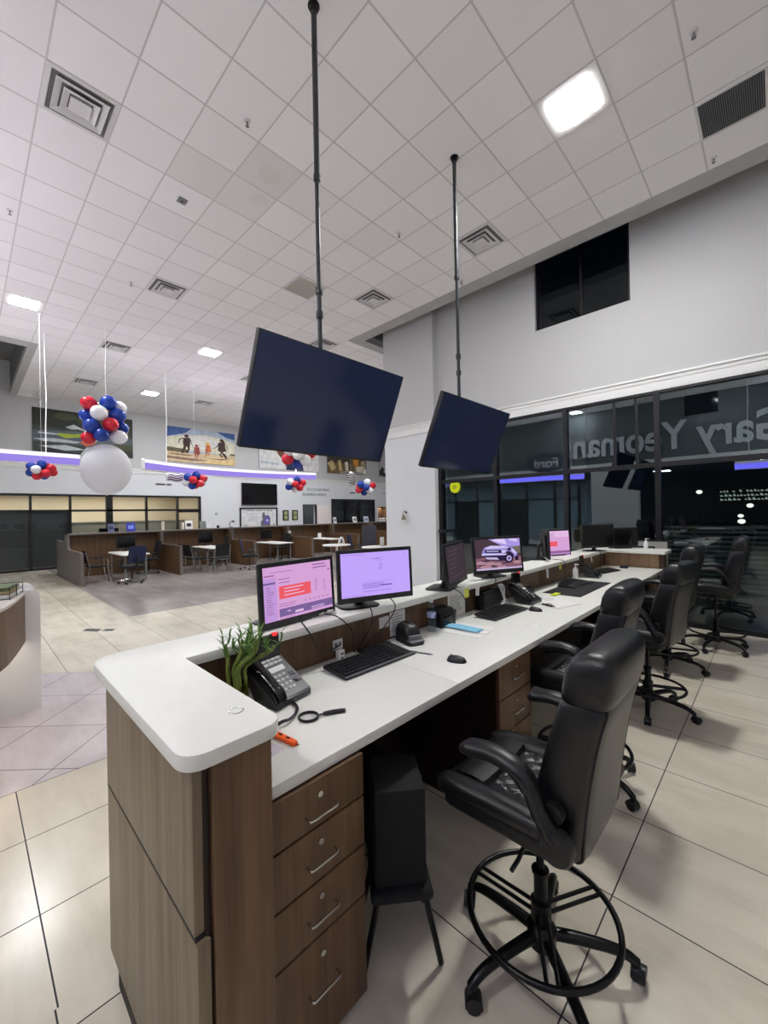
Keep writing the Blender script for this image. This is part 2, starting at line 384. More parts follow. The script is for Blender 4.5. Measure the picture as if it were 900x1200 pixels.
struct(b.build('wall_back_office', M_dimw, smooth=0))
b = MB(); b.box(XF-.02, XF+.035, 13.9, 14.86, .02, 2.29, .008); b.box(XF+.03, XF+.05, 14.0, 14.1, 1.0, 1.05)
dd = b.build('door_1', pm('white door leaf', (242, 232, 228), .5, mott=.02)); struct(dd)
b = MB(); b.box(XF-.1, XF+.02, 12.96, 13.02, 0, 2.34); b.box(XF-.1, XF+.02, 13.84, 13.9, 0, 2.34); b.box(XF-.1, XF+.02, 12.96, 13.9, 2.28, 2.34); struct(b.build('door_2', M_dgrey, smooth=0))
b = MB(); b.box(XF-.9, XF-.8, 18.8, 20.2, 0, 2.9); b.box(XF-.8, XF-.25, 18.72, 18.82, 0, 2.9); b.box(XF-.8, XF-.25, 20.1, 20.2, 0, 2.9); b.box(XF-.85, XF-.25, 18.8, 20.1, 2.2, 2.3)
struct(b.build('wall_niche', M_wood, smooth=0))
# ---- behind the camera: upper wall with the dealer letters, open lower zone
b = MB(); b.box(-18.8, 4.1, -4.75, -4.5, 3.45, 7.3); struct(b.build('wall_back', pm('accent wall grey', (92, 97, 100), .7, mott=.02, sc=3), smooth=0))
b = MB()
for q in ((-18.8, -6.5, -10.1, -10, 0, 3.5), (-18.9, -18.75, -10, -4.6, 0, 3.5)): b.box(*q)
struct(b.build('wall_back_lower', pm('blue grey back wall', (120, 140, 156), .6), smooth=0))
b = MB()
for q in ((-6.5, 4.1, -10.1, -10, 0, 3.5), (4.05, 4.15, -10, -4.6, 0, 3.5)): b.box(*q)
struct(b.build('wall_back_hall', pm('dark back wall', (14, 15, 17), .6), smooth=0))
b = MB(); b.box(-18.8, 4.1, -10, -4.75, 3.45, 3.55); struct(b.build('ceiling_back', pm('dark back ceiling', (52, 54, 58), .7), smooth=0))
b = MB(); b.box(-5.9, -4.1, -4.75, -4.4, 0, 3.45); struct(b.build('wall_back_pier', M_wallw, smooth=0))
b = MB(); b.box(4.0, 4.12, -4.6, 7.8, 0, 7.3); struct(b.build('wall_side', M_wall, smooth=0))
b = MB(); b.box(-18.9, -6.9, 21.9, 22, 0, 7.3); b.box(-7.0, -6.9, 7.7, 22, 0, 7.3); struct(b.build('wall_end', M_wall, smooth=0))
b = MB(); b.box(-18.8, 4.1, -4.62, -4.46, 3.5, 3.75); struct(b.build('trim_5', M_trim, smooth=0))
b = MB()
b.box(-2.5, -1.5, -4.52, -4.46, 5.3, 6.6)
struct(b.build('window_37', M_blks, smooth=0))
b = MB(); text_mb(b, 'Gary Yeomans', 1.52, basis((.4, -4.45, 4.1), (-1, 0, 0), (0, 0, 1)) @ Matrix.Diagonal((.83, 1, 1, 1)), .08, .03)
tag(b.build('wall_lettering', pm('pale sign letters', (214, 218, 220), .35), smooth=0), 'large pale letters of the dealer name, seen mirrored in glass', 'sign')
b = MB()
for q in (-14.6, -13.2, -11.8, -10.4, -9.0, -7.6, -6.5): b.box(q-.06, q+.06, -4.72, -4.62, 0, 3.45)
for z in (.05, 2.3, 3.4): b.box(-14.6, -6.5, -4.72, -4.62, z-.05, z+.05)
b.box(-13.2, -11.8, -4.7, -4.66, 0, 2.3); b.box(-10.4, -9.0, -4.7, -4.66, 0, 2.3)
struct(b.build('window_38', M_frame, smooth=0))
s_ = thing('oval_sign', 'dark oval sign with pale script, seen mirrored in glass', 'sign', (-7.9, -4.45, 4.0))
b = MB(); b.prism(circ(0, 0, .95, .42, 40), 0, .06, 'y'); b.build('plate', pm('sign blue', (22, 34, 66), .3), s_)
b = MB(); text_mb(b, 'Ford', .62, basis((.62, .07, -.2), (-1, 0, 0), (0, 0, 1)), .02, .004); b.build('script', M_white, s_, smooth=0)
# ---- outside at night
b = MB(); b.box(-30, 30, 7.6, 60, -.1, -.02); struct(b.build('ground', pm('asphalt', (44, 44, 46), .8, sc=80), smooth=0))
sl = thing('slatted_screen', 'low dark slatted screen outside the glass behind the chairs', 'screen', (1.85, 9.4, -.02))
for k in range(16):
    b = MB(); b.box(-3.4, 3.4, -.02, .02, .12+k*.085, .165+k*.085); b.build('slat', M_grey, sl, smooth=0)
for xx in (-3.4, -1.13, 1.13, 3.4):
    b = MB(); b.box(xx-.03, xx+.03, .02, .07, 0, 1.5); b.build('post', M_dgrey, sl, smooth=0)
for k, (xx, yy, hh) in enumerate(((-2.6, 24, 2.5), (-2.1, 30, 2.15), (-1.35, 28, 1.3), (-.84, 24, 1.82), (-1.0, 21.2, 1.2))):
    L_ = thing('lot_lamp', ['short white lamp post with hooked glow outside, left of the lit lettering', 'far white lamp post outside just under the lit lettering', 'low white lamp post outside left of the parked car', 'white lamp post outside above the parked car', 'lowest bollard lamp in front of the parked car'][k], 'lamp', (xx, yy, -.02), 0, 'lamps in the dark lot')
    b = MB(); b.cyl((0, 0, 0), (0, 0, hh), .06, .04); b.build('pole', M_dgrey, L_)
    b = MB(); b.sph((0, -.05, hh), .12, .12, .09, 12, 8); b.build('lamp_head', em('lamp white', (255, 246, 230), 3.0), L_)
sg = thing('lit_text_sign', 'white lit lines of small lettering outside in the dark', 'sign', (.2, 26, 1.95))
b = MB(); b.box(-2.4, 2.6, .03, .1, -.1, .75); b.build('backing', M_blk, sg, smooth=0)
for r_ in range(3):
    b = MB(); xx = -2.2
    while xx < (2.4, 2.4, .3)[r_]:
        w_ = random.uniform(.08, .16); hh = random.uniform(.06, .12)
        b.box(xx, xx+w_*.5, 0, .02, .52-r_*.2, .52-r_*.2+hh); b.box(xx+w_*.5, xx+w_*.85, 0, .02, .52-r_*.2, .52-r_*.2+hh*.45); xx += w_+(.14 if random.random() < .18 else .025)
    b.build('text_line', em('sign white', (210, 214, 205), .9), sg, smooth=0)
ca = thing('parked_car', 'dark blue car parked outside in the night lot', 'car', (.95, 22.6, -.02), R(4))
prof = [(-2.2, .35), (-2.25, .75), (-1.9, .95), (-1.1, 1.02), (-.5, 1.45), (.7, 1.48), (1.5, 1.05), (2.15, .95), (2.25, .6), (2.2, .35)]
b = MB(); b.prism(prof, -.85, .85, 'y', bev=.06); b.build('body', pm('car paint', (18, 22, 48), .2, metal=.3), ca)
b = MB(); b.prism([(-1.0, 1.04), (-.47, 1.38), (.65, 1.4), (1.3, 1.05)], -.87, .87, 'y'); b.build('windows', M_blks, ca)
for sx in (-1.4, 1.4):
    for sy in (-.86, .86):
        b = MB(); b.lathe([(.1, -.1), (.32, -.1), (.34, 0), (.32, .1), (.1, .1)], (sx, sy, .34), 20, 'y'); b.build('wheel', M_blk, ca)
b = MB(); b.lathe([(.001, -.002), (.125, -.002), (.13, .004), (.001, .006)], (0, 0, 0), 28, 'y'); b.m = 1
for q, w_ in ((.03, .05), (.0, .065), (-.03, .04)): b.box(-w_, w_, -.005, -.001, q-.006, q+.006)
o = b.build('round_sticker', [em('sticker yellow', (205, 214, 40), .8), M_dgrey]); o.location = (-5.03, 7.44, 2.18)
tag(o, 'round yellow sticker glowing on the glass by the pier', 'sticker')
# ================================================================== SERVICE DESK
ZT, ZL = .94, 1.185
dk = thing('service_desk', 'long walnut service desk body with stepped end panel', 'desk', (-1.6, 3.6, 0))
M_woodshade = wood('shaded kneehole walnut', (24, 14, 10), (36, 21, 15), (46, 28, 20))  # walnut darkened in colour to carry the shade under the desk
XO, XI = -1.92, -1.845                       # outer and inner face of the customer-side wall
b = MB(); b.box(-1.92, -1.05, .385, .41, .7245, 1.142, .003); b.build('upper_end_panel', M_wooda, dk, w=1)
b = MB(); b.box(-1.921, -1.049, .3862, .41, .7125, .7245); b.build('gap_shade_strip', M_dark, dk, w=1)  # dark strip colouring in the shade of the gap between end panels
b = MB(); b.box(-1.92, -1.035, .386, .42, .07, .7125, .003); b.build('lower_end_panel', M_wooda, dk, w=1)
b = MB(); b.box(-1.86, -1.06, .412, .6, .0, 1.142); b.box(-1.90, -1.06, .397, .413, .69, .74); b.build('pier_core', M_woodshade, dk, w=1)
b = MB(); b.box(-1.062, -1.037, .43, .598, .0, 1.142, .002); b.build('pier_panel', M_wood, dk, w=1)
b = MB(); b.box(-1.815, -1.1, .39, .41, 0, .072); b.box(-1.815, -1.79, .39, 6.9, 0, .07); b.build('toe_kick', M_dark, dk, w=1)
for k in range(5):
    y0 = .42+k*1.29
    b = MB(); b.box(-1.92, -1.9, y0, y0+1.283, .72, 1.142, .002); b.build('front_panel', M_wooda, dk, w=1)
    b = MB(); b.box(-1.912, -1.892, y0, y0+1.283, .07, .713, .002); b.build('front_panel', M_wooda, dk, w=1)
    b = MB(); b.box(-1.86, XI, y0+.18 if k == 0 else y0, y0+1.286, .9, 1.142, .001); b.build('back_panel', M_wood, dk, w=1)
    b = MB(); b.box(-1.87, -1.85, y0+.18 if k == 0 else y0, y0+1.286, .02, .9, .001); b.build('modesty_panel', M_woodshade, dk, w=1)
b = MB(); b.box(-1.86, -1.17, 6.58, 6.62, ZT+.001, 1.142); b.build('return_panel', M_woodl, dk, w=1)
b = MB(); b.box(-1.9, -1.12, 6.62, 6.86, .02, 1.142); b.build('return_core', M_wood, dk, w=1)
# transaction ledge: a U of white quartz round three sides
def fil(pts, rad):
    o = []; n = len(pts)
    for i in range(n):
        p, a, c = V(pts[i]), V(pts[i-1]), V(pts[(i+1) % n]); r = rad[i]
        if r < 1e-4: o.append(tuple(p)); continue
        da, dc = (a-p).normalized(), (c-p).normalized()
        for j in range(9):
            q = j/8; o.append(tuple(((p+da*r)*(1-q)**2+2*p*q*(1-q)+(p+dc*r)*q*q)))
    return o
P = [(-2.07, .355), (-1.02, .355), (-1.02, .632), (-1.765, .632), (-1.765, 6.45), (-1.07, 6.45), (-1.07, 6.92), (-2.07, 6.92)]
b = MB(); b.prism(fil(P, [.13, .07, .06, 0, 0, .03, .05, .1]), 1.143, ZL, 'z', bev=.004)
tag(b.build('transaction_ledge', M_quartz, smooth=30), 'raised white quartz ledge with rounded corners wrapping the service desk', 'countertop')
b = MB(); b.box(-1.844, -1.115, .602, 1.655, .9, ZT, .003); b.box(-1.844, -1.115, 1.6565, 6.578, .9, ZT, .003)
tag(b.build('desk_worktop', M_quartz), 'long white quartz worktop on the staff side of the desk', 'worktop')
b = MB(); b.lathe([(.0185, 0), (.0215, 0), (.022, .0012), (.0185, .0015), (.0185, 0)], (-1.17, .56, ZL+.0002), 28, caps=False)
tag(b.build('ledge_grommet', M_steel), 'thin metal ring on near end of the white ledge', 'ring')
def pedestal(label, y0, y1, mt, zs, x=-1.13):
    d = thing('drawer_pedestal', label, 'cabinet', (x-.3, (y0+y1)/2, 0), 0, 'drawer pedestals under the desk')
    b = MB(); b.box(x-.62, x-.02, y0, y1, .06, .898); b.box(x-.58, x-.07, y0+.02, y1-.02, 0, .06); b.build('carcass', M_woodshade, d, w=1)
    for k in range(len(zs)-1):
        z1, z0 = zs[k], zs[k+1]
        b = MB(); b.box(x-.02, x+.004, y0+.002, y1-.002, z0+.004, z1-.004, .001); f = b.build('drawer', mt, d, w=1)
        ym = (y0+y1)/2+.005; zh = z1-.105 if k < 3 else z1-.16
        hw = .056
        b = MB(); b.tube(cr([(x+.004, ym-hw, zh), (x+.022, ym-hw, zh-.001), (x+.028, ym-hw+.008, zh-.003), (x+.028, ym, zh-.003), (x+.028, ym+hw-.008, zh-.003), (x+.022, ym+hw, zh-.001), (x+.004, ym+hw, zh)], 4), .0042, 8)
        b.build('handle', M_steel, f, w=1)
        b = MB(); b.lathe([(.004, .004), (.0105, .004), (.0105, .009), (.009, .0105), (.003, .0105)], (x, ym, z1-.052 if k < 3 else z1-.06), 16, 'x'); b.box(x+.0103, x+.0118, ym-.001, ym+.001, z1-.058, z1-.046) if k < 3 else None
        b.build('lock', M_steel, f, w=1)
    return d
pedestal('walnut drawer pedestal at the near end of the desk', .601, 1.005, M_wood, [.898, .742, .565, .385, .03], -1.104)
pedestal('walnut drawer pedestal beside the nearest chair', 2.06, 2.46, M_wood, [.898, .70, .5, .3, .03], -1.13)
pedestal('walnut drawer pedestal at far end under the desk return', 5.95, 6.4, M_wood, [.898, .70, .5, .3, .03], -1.16)
# things stored in the dark under the worktop
eb = thing('speaker_box', 'tall black box standing on the footstool under the desk', 'box', (-1.15, 1.23, .3302), R(-40))
b = MB(); b.box(-.12, .12, -.1, .1, 0, .37, .012); b.build('case', M_mblk, eb)
b = MB(); b.box(-.1, .1, -.1035, -.1, .03, .34, .001); b.build('front_grille', M_mblk, eb)
pc = thing('computer_tower', 'black computer tower in the dark under near worktop', 'computer', (-1.56, 1.55, 0))
b = MB(); b.box(-.21, .21, -.085, .085, .02, .43, .008); b.build('case', M_mblk, pc)
b = MB(); b.box(.21, .218, -.078, .078, .03, .42, .004); b.build('front_panel', M_blks, pc)
b = MB(); b.lathe([(.002, .217), (.008, .217), (.008, .22), (.002, .22)], (0, .04, .39), 12, 'x'); b.build('power_button', em('power led', (200, 205, 215), .6), pc)
st_ = thing('step_stool', 'black footstool with bent tube legs under near worktop', 'stool', (-1.15, 1.23, 0), R(-40))
b = MB(); b.box(-.15, .15, -.12, .12, .29, .33, .015, 3); b.build('seat', M_mblk, st_)
for sx in (-.11, .11):
    b = MB(); b.tube(cr([(sx, -.15, .012), (sx, -.11, .2), (sx, -.085, .278), (sx, 0, .285), (sx, .085, .278), (sx, .11, .2), (sx, .15, .012)], 5), .012, 8); b.build('leg', M_bmet, st_)
tb = thing('waste_bin', 'dark waste bin beside drawer pedestal under the desk', 'bin', (-1.6, 2.66, 0))
b = MB(); b.lathe([(.11, 0), (.13, .005), (.15, .33), (.156, .335), (.15, .34), (.143, .335), (.125, .02), (.05, .018)], (0, 0, 0), 24); b.build('body', M_blk, tb)
# ================================================================== DRAFTING CHAIRS
def ring(z, xc, ht, hw, n=40, e=3.2):
    o = []
    for i in range(n):
        a = 2*PI*i/n; c_, s_ = math.cos(a), math.sin(a)
        o.append((xc+ht*math.copysign(abs(c_)**(2/e), c_), hw*math.copysign(abs(s_)**(2/e), s_), z))
    return o
def drafting_chair(label, loc, rz, base_rot, lift=0.0):
    c = thing('drafting_chair', label, 'chair', loc, rz, 'black drafting chairs along the desk')
    h = lift
    b = MB(); b.lathe([(.035, .085), (.052, .09), (.056, .15), (.04, .17), (.03, .175)], n=20); b.build('hub', M_bmet, c)
    for k in range(5):
        a = base_rot+k*2*PI/5; u, v = math.cos(a), math.sin(a)
        b = MB(); b.tube(cr([(.03*u, .03*v, .13), (.12*u, .12*v, .128), (.22*u, .22*v, .12), (.29*u, .29*v, .105), (.335*u, .335*v, .078)], 4),
                         [(.022-.006*i/16, .024-.007*i/16) for i in range(17)], 10)
        b.build('leg', M_bmet, c)
        px, py = .338*u, .338*v; w_ = a+1.1+k*.5
        X = Matrix.Translation((px, py, 0)) @ Matrix.Rotation(w_, 4, 'Z')
        b = MB(); b.tube([X @ V((0, 0, .09)), X @ V((0, 0, .055))], .009, 8)
        for s_ in (-.013, .013): b.lathe([(.006, -.009), (.026, -.009), (.028, -.004), (.028, .004), (.026, .009), (.006, .009)], (.012, s_, .028), 16, 'y', X=X)
        b.loft([[X @ V((.012+r_*math.cos(q), yy, .03+r_*math.sin(q))) for q in [R(-10+200*i/10) for i in range(11)] for r_ in (.031,)] for yy in (-.024, -.02, .02, .024)], closed=True)
        b.build('caster', M_blk, c)
    b = MB(); b.cyl((0, 0, .15), (0, 0, .36), .027, .025, 16); b.cyl((0, 0, .36), (0, 0, .545+h), .0145, None, 14); b.lathe([(.02, .355), (.033, .36), (.033, .372), (.02, .378)], n=16); b.build('gas_column', M_bmet, c)
    b = MB(); b.tube([(.272*math.cos(2*PI*i/48), .272*math.sin(2*PI*i/48), .212) for i in range(48)], .0115, 10, closed=True)
    b.lathe([(.027, .178), (.038, .182), (.038, .252), (.027, .256)], n=18)
    for k in range(3):
        a = base_rot+.5+k*2*PI/3; u, v = math.cos(a), math.sin(a)
        for o_ in (-.018, .018):
            b.tube([(.03*u-o_*v, .03*v+o_*u, .212), (.27*u-o_*v, .27*v+o_*u, .212)], .0075, 8)
    b.build('foot_ring', M_bmet, c)
    b = MB(); b.box(-.13, .12, -.1, .1, .545+h, .625+h, .01); b.tube([(0, -.08, .56+h), (.02, -.22, .555+h), (.02, -.27, .55+h)], .008, 8); b.cyl((-.06, 0, .545+h), (-.06, 0, .50+h), .03, .035); b.build('tilt_mechanism', M_blk, c)
    # seat: shell, side bolsters, front roll
    h = lift+.042
    b = MB(); b.box(-.285, .2, -.245, .245, .57+h, .652+h, .032, 4)
    for s_ in (-1, 1):
        b.tube(cr([(-.285, s_*.19, .632+h), (-.25, s_*.205, .648+h), (-.08, s_*.212, .662+h), (.08, s_*.212, .664+h), (.17, s_*.2, .66+h)], 5), [(.03, .034)]+[(.042, .052)]*19+[(.036, .045)], 14)
    b.loft([[(xx+.012*math.sin(PI*i/12), -.172+.344*i/12, zz+.006*math.sin(PI*i/12)) for i in range(13)] for xx, zz in ((-.30, .59+h), (-.31, .63+h), (-.297, .664+h), (-.255, .686+h), (-.19, .692+h), (-.14, .688+h), (-.128, .672+h))], caps=False, closed=False)
    se = b.build('seat', M_leather, c)
    b = MB(); nx, ny = 60, 62; g = []
    for i in range(nx+1):
        row = []
        for j in range(ny+1):
            xx = -.13+.28*i/nx; yy = -.168+.336*j/ny
            e = min(i, nx-i, 5)/5*min(j, ny-j, 5)/5
            d1 = ((xx*.75+yy)/.062) % 1; d2 = ((xx*.75-yy)/.062) % 1
            d1 = min(d1, 1-d1); d2 = min(d2, 1-d2)
            row.append(b.v((xx, yy, .666+h+.016*math.sqrt(e)+.007*min(1, d1*5)**.6*min(1, d2*5)**.6*e)))
        g.append(row)
    for i in range(nx):
        for j in range(ny): b.f((g[i][j], g[i+1][j], g[i+1][j+1], g[i][j+1]))
    b.build('quilted_pad', M_leather, se, smooth=70)
    # back: lofted cushion with a separate head roll
    h = lift
    LB = [(.602, .13, .03, .16), (.614, .134, .07, .19), (.65, .138, .096, .212), (.72, .146, .097, .221), (.85, .166, .092, .224), (.98, .193, .085, .225), (1.08, .218, .081, .225), (1.135, .235, .08, .224), (1.15, .239, .074, .218)]
    b = MB(); b.loft([ring(z+h, x_, t_, w_, 48, 5.5) for z, x_, t_, w_ in LB]); bk = b.build('backrest', M_leather, c, smooth=60)
    LH = [(1.147, .239, .073, .217), (1.156, .24, .081, .225), (1.19, .246, .084, .228), (1.24, .255, .082, .228), (1.278, .264, .073, .225), (1.303, .272, .054, .215), (1.316, .278, .026, .19)]
    b = MB(); b.loft([ring(z+h, x_, t_, w_, 48, 5.0) for z, x_, t_, w_ in LH]); b.build('head_roll', M_leather, bk, smooth=70)
    k_ = math.cos(PI/4)**(2/5.5)
    for s_ in (-1, 1):
        b = MB(); b.tube(cr([(x_+t_*k_, s_*w_*k_, z+h) for z, x_, t_, w_ in LB[1:]], 5), .0055, 6); b.build('piping', M_leather, bk)
    for s_ in (-1, 1):
        y_ = s_*.278
        b = MB(); b.tube(cr([(-.15, y_, .902+h), (-.13, y_, .914+h), (-.05, y_, .928+h), (.02, y_, .922+h), (.068, y_, .9+h), (.1, y_, .855+h), (.125, y_, .80+h), (.17, y_, .735+h)], 6),
                         [(.018, .01)]+[(.036, .021)]*5+[(.042, .028)]*18+[(.04, .029)]*5+[(.032, .026)]*14, 14, side=(0, 1, 0))
        ar = b.build('armrest', M_leather, c)
        b = MB(); b.lathe([(.01, -.03), (.046, -.03), (.05, -.022), (.05, .016), (.042, .024), (.01, .026)], (.178, y_-s_*.006, .72+h), 22, 'y'); b.build('pivot', M_blk, ar)
        b = MB(); b.lathe([(.01, -.016), (.03, -.016), (.03, .014), (.01, .016)], (.16, y_-s_*.034, .80+h), 16, 'y'); b.build('pivot', M_blk, ar)
    return c
chair0 = drafting_chair('nearest black leather drafting chair, back to the camera', (-.685, 1.545, 0), R(0), R(32))
drafting_chair('second black drafting chair from camera, pushed under worktop', (-.94, 2.82, 0), R(1), R(50))
drafting_chair('third black drafting chair from camera along the desk', (-.84, 4.17, 0), R(-8), R(0))
drafting_chair('fourth black drafting chair, half hidden behind the third', (-.9, 5.42, 0), R(-3), R(-8), .05)
drafting_chair('farthest black drafting chair, raised high before the dark glass', (-.57, 6.52, 0), R(2), R(-72+180), .09)
# ================================================================== HANGING SCREENS
M_tv = pm('unlit screen glass', (9, 13, 24), .07, spec=.9, mott=.02, coat=.6)
t = NT('unlit lcd panel'); t.prin(lin((50, 62, 98)), .1, spec=.5); M_lcd = t.m
def hanging_tv(label, y):
    d = thing('hanging_television', label, 'television', (-2.748, y, ZC), 0, 'ceiling hung televisions over the desk')
    cz = 2.64-ZC; W, H_ = 1.45, .82
    X = Matrix.Translation((.135, 0, cz)) @ Matrix.Rotation(R(23.3), 4, 'Y')
    b = MB(); b.box(-.05, .0, -W/2, W/2, -H_/2, H_/2, .004, X=X); b.box(-.09, -.05, -W/2+.2, W/2-.2, -H_/2+.08, H_/2-.25, .015, X=X); b.build('casing', M_blk, d)
    b = MB(); b.box(-.001, .002, -W/2+.008, W/2-.008, -H_/2+.016, H_/2-.008, X=X); b.build('screen', M_lcd, d, smooth=0)
    b = MB(); b.cyl((0, 0, 0), (0, 0, -1.48), .024, None, 16); b.build('upper_pole', M_pipe, d)
    b = MB(); b.cyl((0, 0, -1.46), (0, 0, cz+.1), .0195, None, 16); b.build('lower_pole', M_pipe, d)
    for z in (-1.46, -2.42, -2.62):
        b = MB(); b.lathe([(.018, z-.03), (.029, z-.028), (.031, z), (.029, z+.028), (.018, z+.03)], n=16); b.build('collar', M_pipe, d)
    b = MB(); b.lathe([(.024, -.05), (.034, -.045), (.036, -.01), (.05, -.008), (.05, 0)], n=20); b.build('ceiling_plate', M_bmet, d)
    b = MB(); b.box(-.03, .03, -.04, .04, cz-.12, cz+.14, .005); b.box(-.13, -.085, -.2, .2, -.16, .16, .005, X=X); b.tube([(0, 0, cz), X @ V((-.1, 0, 0))], .025, 8); b.build('bracket', M_bmet, d)
    return d
hanging_tv('nearer ceiling-hung dark television on a long pole', 2.11)
hanging_tv('farther ceiling-hung dark television, by the white pier', 4.195)
# ================================================================== MONITORS
def monitor(label, c, yaw, tilt, w, h, mats, shapes, base=(.11, 0), lip=.02, bot=.03, stand=True):
    yr = R(yaw); bx, by = c[0]-math.cos(yr)*base[0]-math.sin(yr)*base[1], c[1]-math.sin(yr)*base[0]+math.cos(yr)*base[1]
    d = thing('computer_monitor', label, 'monitor', (bx, by, ZL), yr, 'monitors on the white ledge')
    X = Matrix.Translation((base[0], -base[1], c[2]-ZL)) @ Matrix.Rotation(-R(tilt), 4, 'Y')
    b = MB(); b.box(-.022, 0, -w/2, w/2, -h/2, h/2, .006, 2, X=X); b.box(-.05, -.022, -w/2+.07, w/2-.07, -h/2+.04, h/2-.05, .012, 2, X=X)
    b.lathe([(.001, 0), (.007, .0003), (.007, .0012), (.001, .0014)], (0, 0, -h/2+bot/2), 14, 'x', X=X); b.build('casing', M_blk, d)
    b = MB(); U = X.to_3x3() @ V((0, w-2*lip, 0)); W = X.to_3x3() @ V((0, 0, h-lip-bot)); O = X @ V((.0008, -w/2+lip, -h/2+bot))
    b.art(O, U, W, [(0, [(0, 0), (1, 0), (1, 1), (0, 1)])]+shapes, .0004); sc = b.build('screen', mats, d, smooth=0, recalc=False)
    if stand:
        b = MB(); b.tube(cr([X @ V((-.045, 0, 0)), (base[0]-.09, -base[1], c[2]-ZL-.03), (base[0]*.2, -base[1]*.4, .06), (0, 0, .012)], 5), [(.02, .03)]*16, 10); b.build('neck', M_blk, d)
        b = MB(); b.prism(rrect(-.1, .1, -.13, .13, .05), 0, .012, 'z', bev=.004); b.build('stand_base', M_blk, d)
    return d, X
def bars(mi, x0, y0, w, h, n, gap, jit=.3, seed=1):
    r = random.Random(seed); o = []
    for k in range(n):
        ww = w*(1-jit*r.random()); yy = y0-k*(h+gap)
        o.append((mi, [(x0, yy), (x0+ww, yy), (x0+ww, yy+h), (x0, yy+h)]))
    return o
def rc(mi, x0, y0, x1, y1): return (mi, [(x0, y0), (x1, y0), (x1, y1), (x0, y1)])
E_pink, E_red = em('screen pink', (214, 163, 214)), em('screen red', (236, 92, 104))
E_side, E_ink, E_band, E_pal = em('screen side', (194, 152, 216)), em('screen ink', (146, 96, 150)), em('screen slate', (124, 98, 154)), em('screen pale', (226, 186, 226))
web = [rc(2, 0, 0, .17, .8), rc(4, 0, .68, .155, .72)]+bars(3, .03, .62, .11, .012, 12, .032, .5, 2)+bars(3, .01, .83, .14, .022, 1, 0)+bars(3, .1, .89, .32, .01, 1, 0)+bars(3, .7, .93, .24, .022, 2, .04, .6, 4)+[(3, circ(.96, .81, .014, .02))] \
    + bars(3, .2, .745, .26, .014, 2, .05, .5, 6)+[rc(1, .2, .38, .66, .62)]+bars(5, .27, .56, .3, .018, 3, .045, .3, 8)+[rc(4, .19, .05, 1, .2)]+[rc(5, .41, .07, .53, .115)]+bars(5, .3, .125, .05, .02, 1, 0)+bars(5, .65, .1, .25, .014, 2, .02, .4, 9) \
    + bars(3, .72, .63, .06, .01, 6, .03, .5, 10)+bars(3, .86, .6, .05, .01, 6, .03, .5, 11)+bars(3, .19, .28, .3, .01, 2, .03, .4, 12)+[rc(3, .55+.07*k, .26, .58+.07*k, .275) for k in range(6)]+[rc(3, .2+.03*k, .015, .215+.03*k, .03) for k in range(7)]
m1, X1 = monitor('monitor with a red block on a pink web page', (-1.873, 1.271, 1.357), 5.6, 3.5, .515, .335, [E_pink, E_red, E_side, E_ink, E_band, E_pal], web, (.1, -.06), .024, .036)
b = MB(); O = X1 @ V((.0012, .125, -.162)); r_ = random.Random(3)
for k in range(9):
    y0 = k*.0125; hh = .006+.012*r_.random(); b.box(O.x, O.x+.001, O.y+y0, O.y+y0+.011, O.z, O.z+hh)
    b.box(O.x, O.x+.001, O.y+y0, O.y+y0+.014, O.z-.001+.002*r_.random(), O.z+.004)
s_ = b.build('white_sticker', M_white, m1, smooth=0); s_['label'] = 'white scribble sticker on the lower bezel'
E_lav, E_lavi = em('screen lavender', (193, 165, 250)), em('screen lavender ink', (128, 100, 190))
doc = [rc(1, .02, .955, .32, .963), rc(1, .93, .93, .945, .945)]+bars(1, .43, .84, .12, .012, 1, 0)+bars(1, .5, .86, .14, .006, 2, .05, .4, 3)+bars(1, .54, .74, .05, .012, 3, .04, .6, 4)+bars(1, .53, .6, .06, .012, 1, 0) \
    + bars(1, .28, .315, .5, .005, 1, 0)+bars(1, .29, .27, .46, .012, 4, .02, .5, 5)+bars(1, .3, .1, .42, .01, 1, 0)+[rc(1, .55, .2, .72, .235)]+[rc(1, .03+.035*k, .02, .045+.035*k, .035) for k in range(9)]
monitor('lavender-lit monitor showing a nearly empty page', (-1.777, 1.764, 1.392), -18, 3, .515, .318, [E_lav, E_lavi], doc, (.13, -.08), .022, .034)
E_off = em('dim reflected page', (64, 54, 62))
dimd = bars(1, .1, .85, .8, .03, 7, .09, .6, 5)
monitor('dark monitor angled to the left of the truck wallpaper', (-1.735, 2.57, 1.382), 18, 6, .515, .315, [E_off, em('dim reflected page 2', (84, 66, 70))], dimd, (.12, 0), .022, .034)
E = [em('wp '+n, c_) for n, c_ in (('slope', (74, 58, 66)), ('sky', (168, 150, 224)), ('cloud', (222, 206, 246)), ('body', (150, 138, 206)), ('bodylt', (206, 196, 240)), ('grille', (42, 36, 66)), ('tyre', (28, 24, 44)), ('rim', (170, 158, 206)), ('rock', (132, 92, 108)), ('rocklt', (176, 136, 150)), ('bar', (196, 180, 218)), ('hill', (112, 104, 96)))]
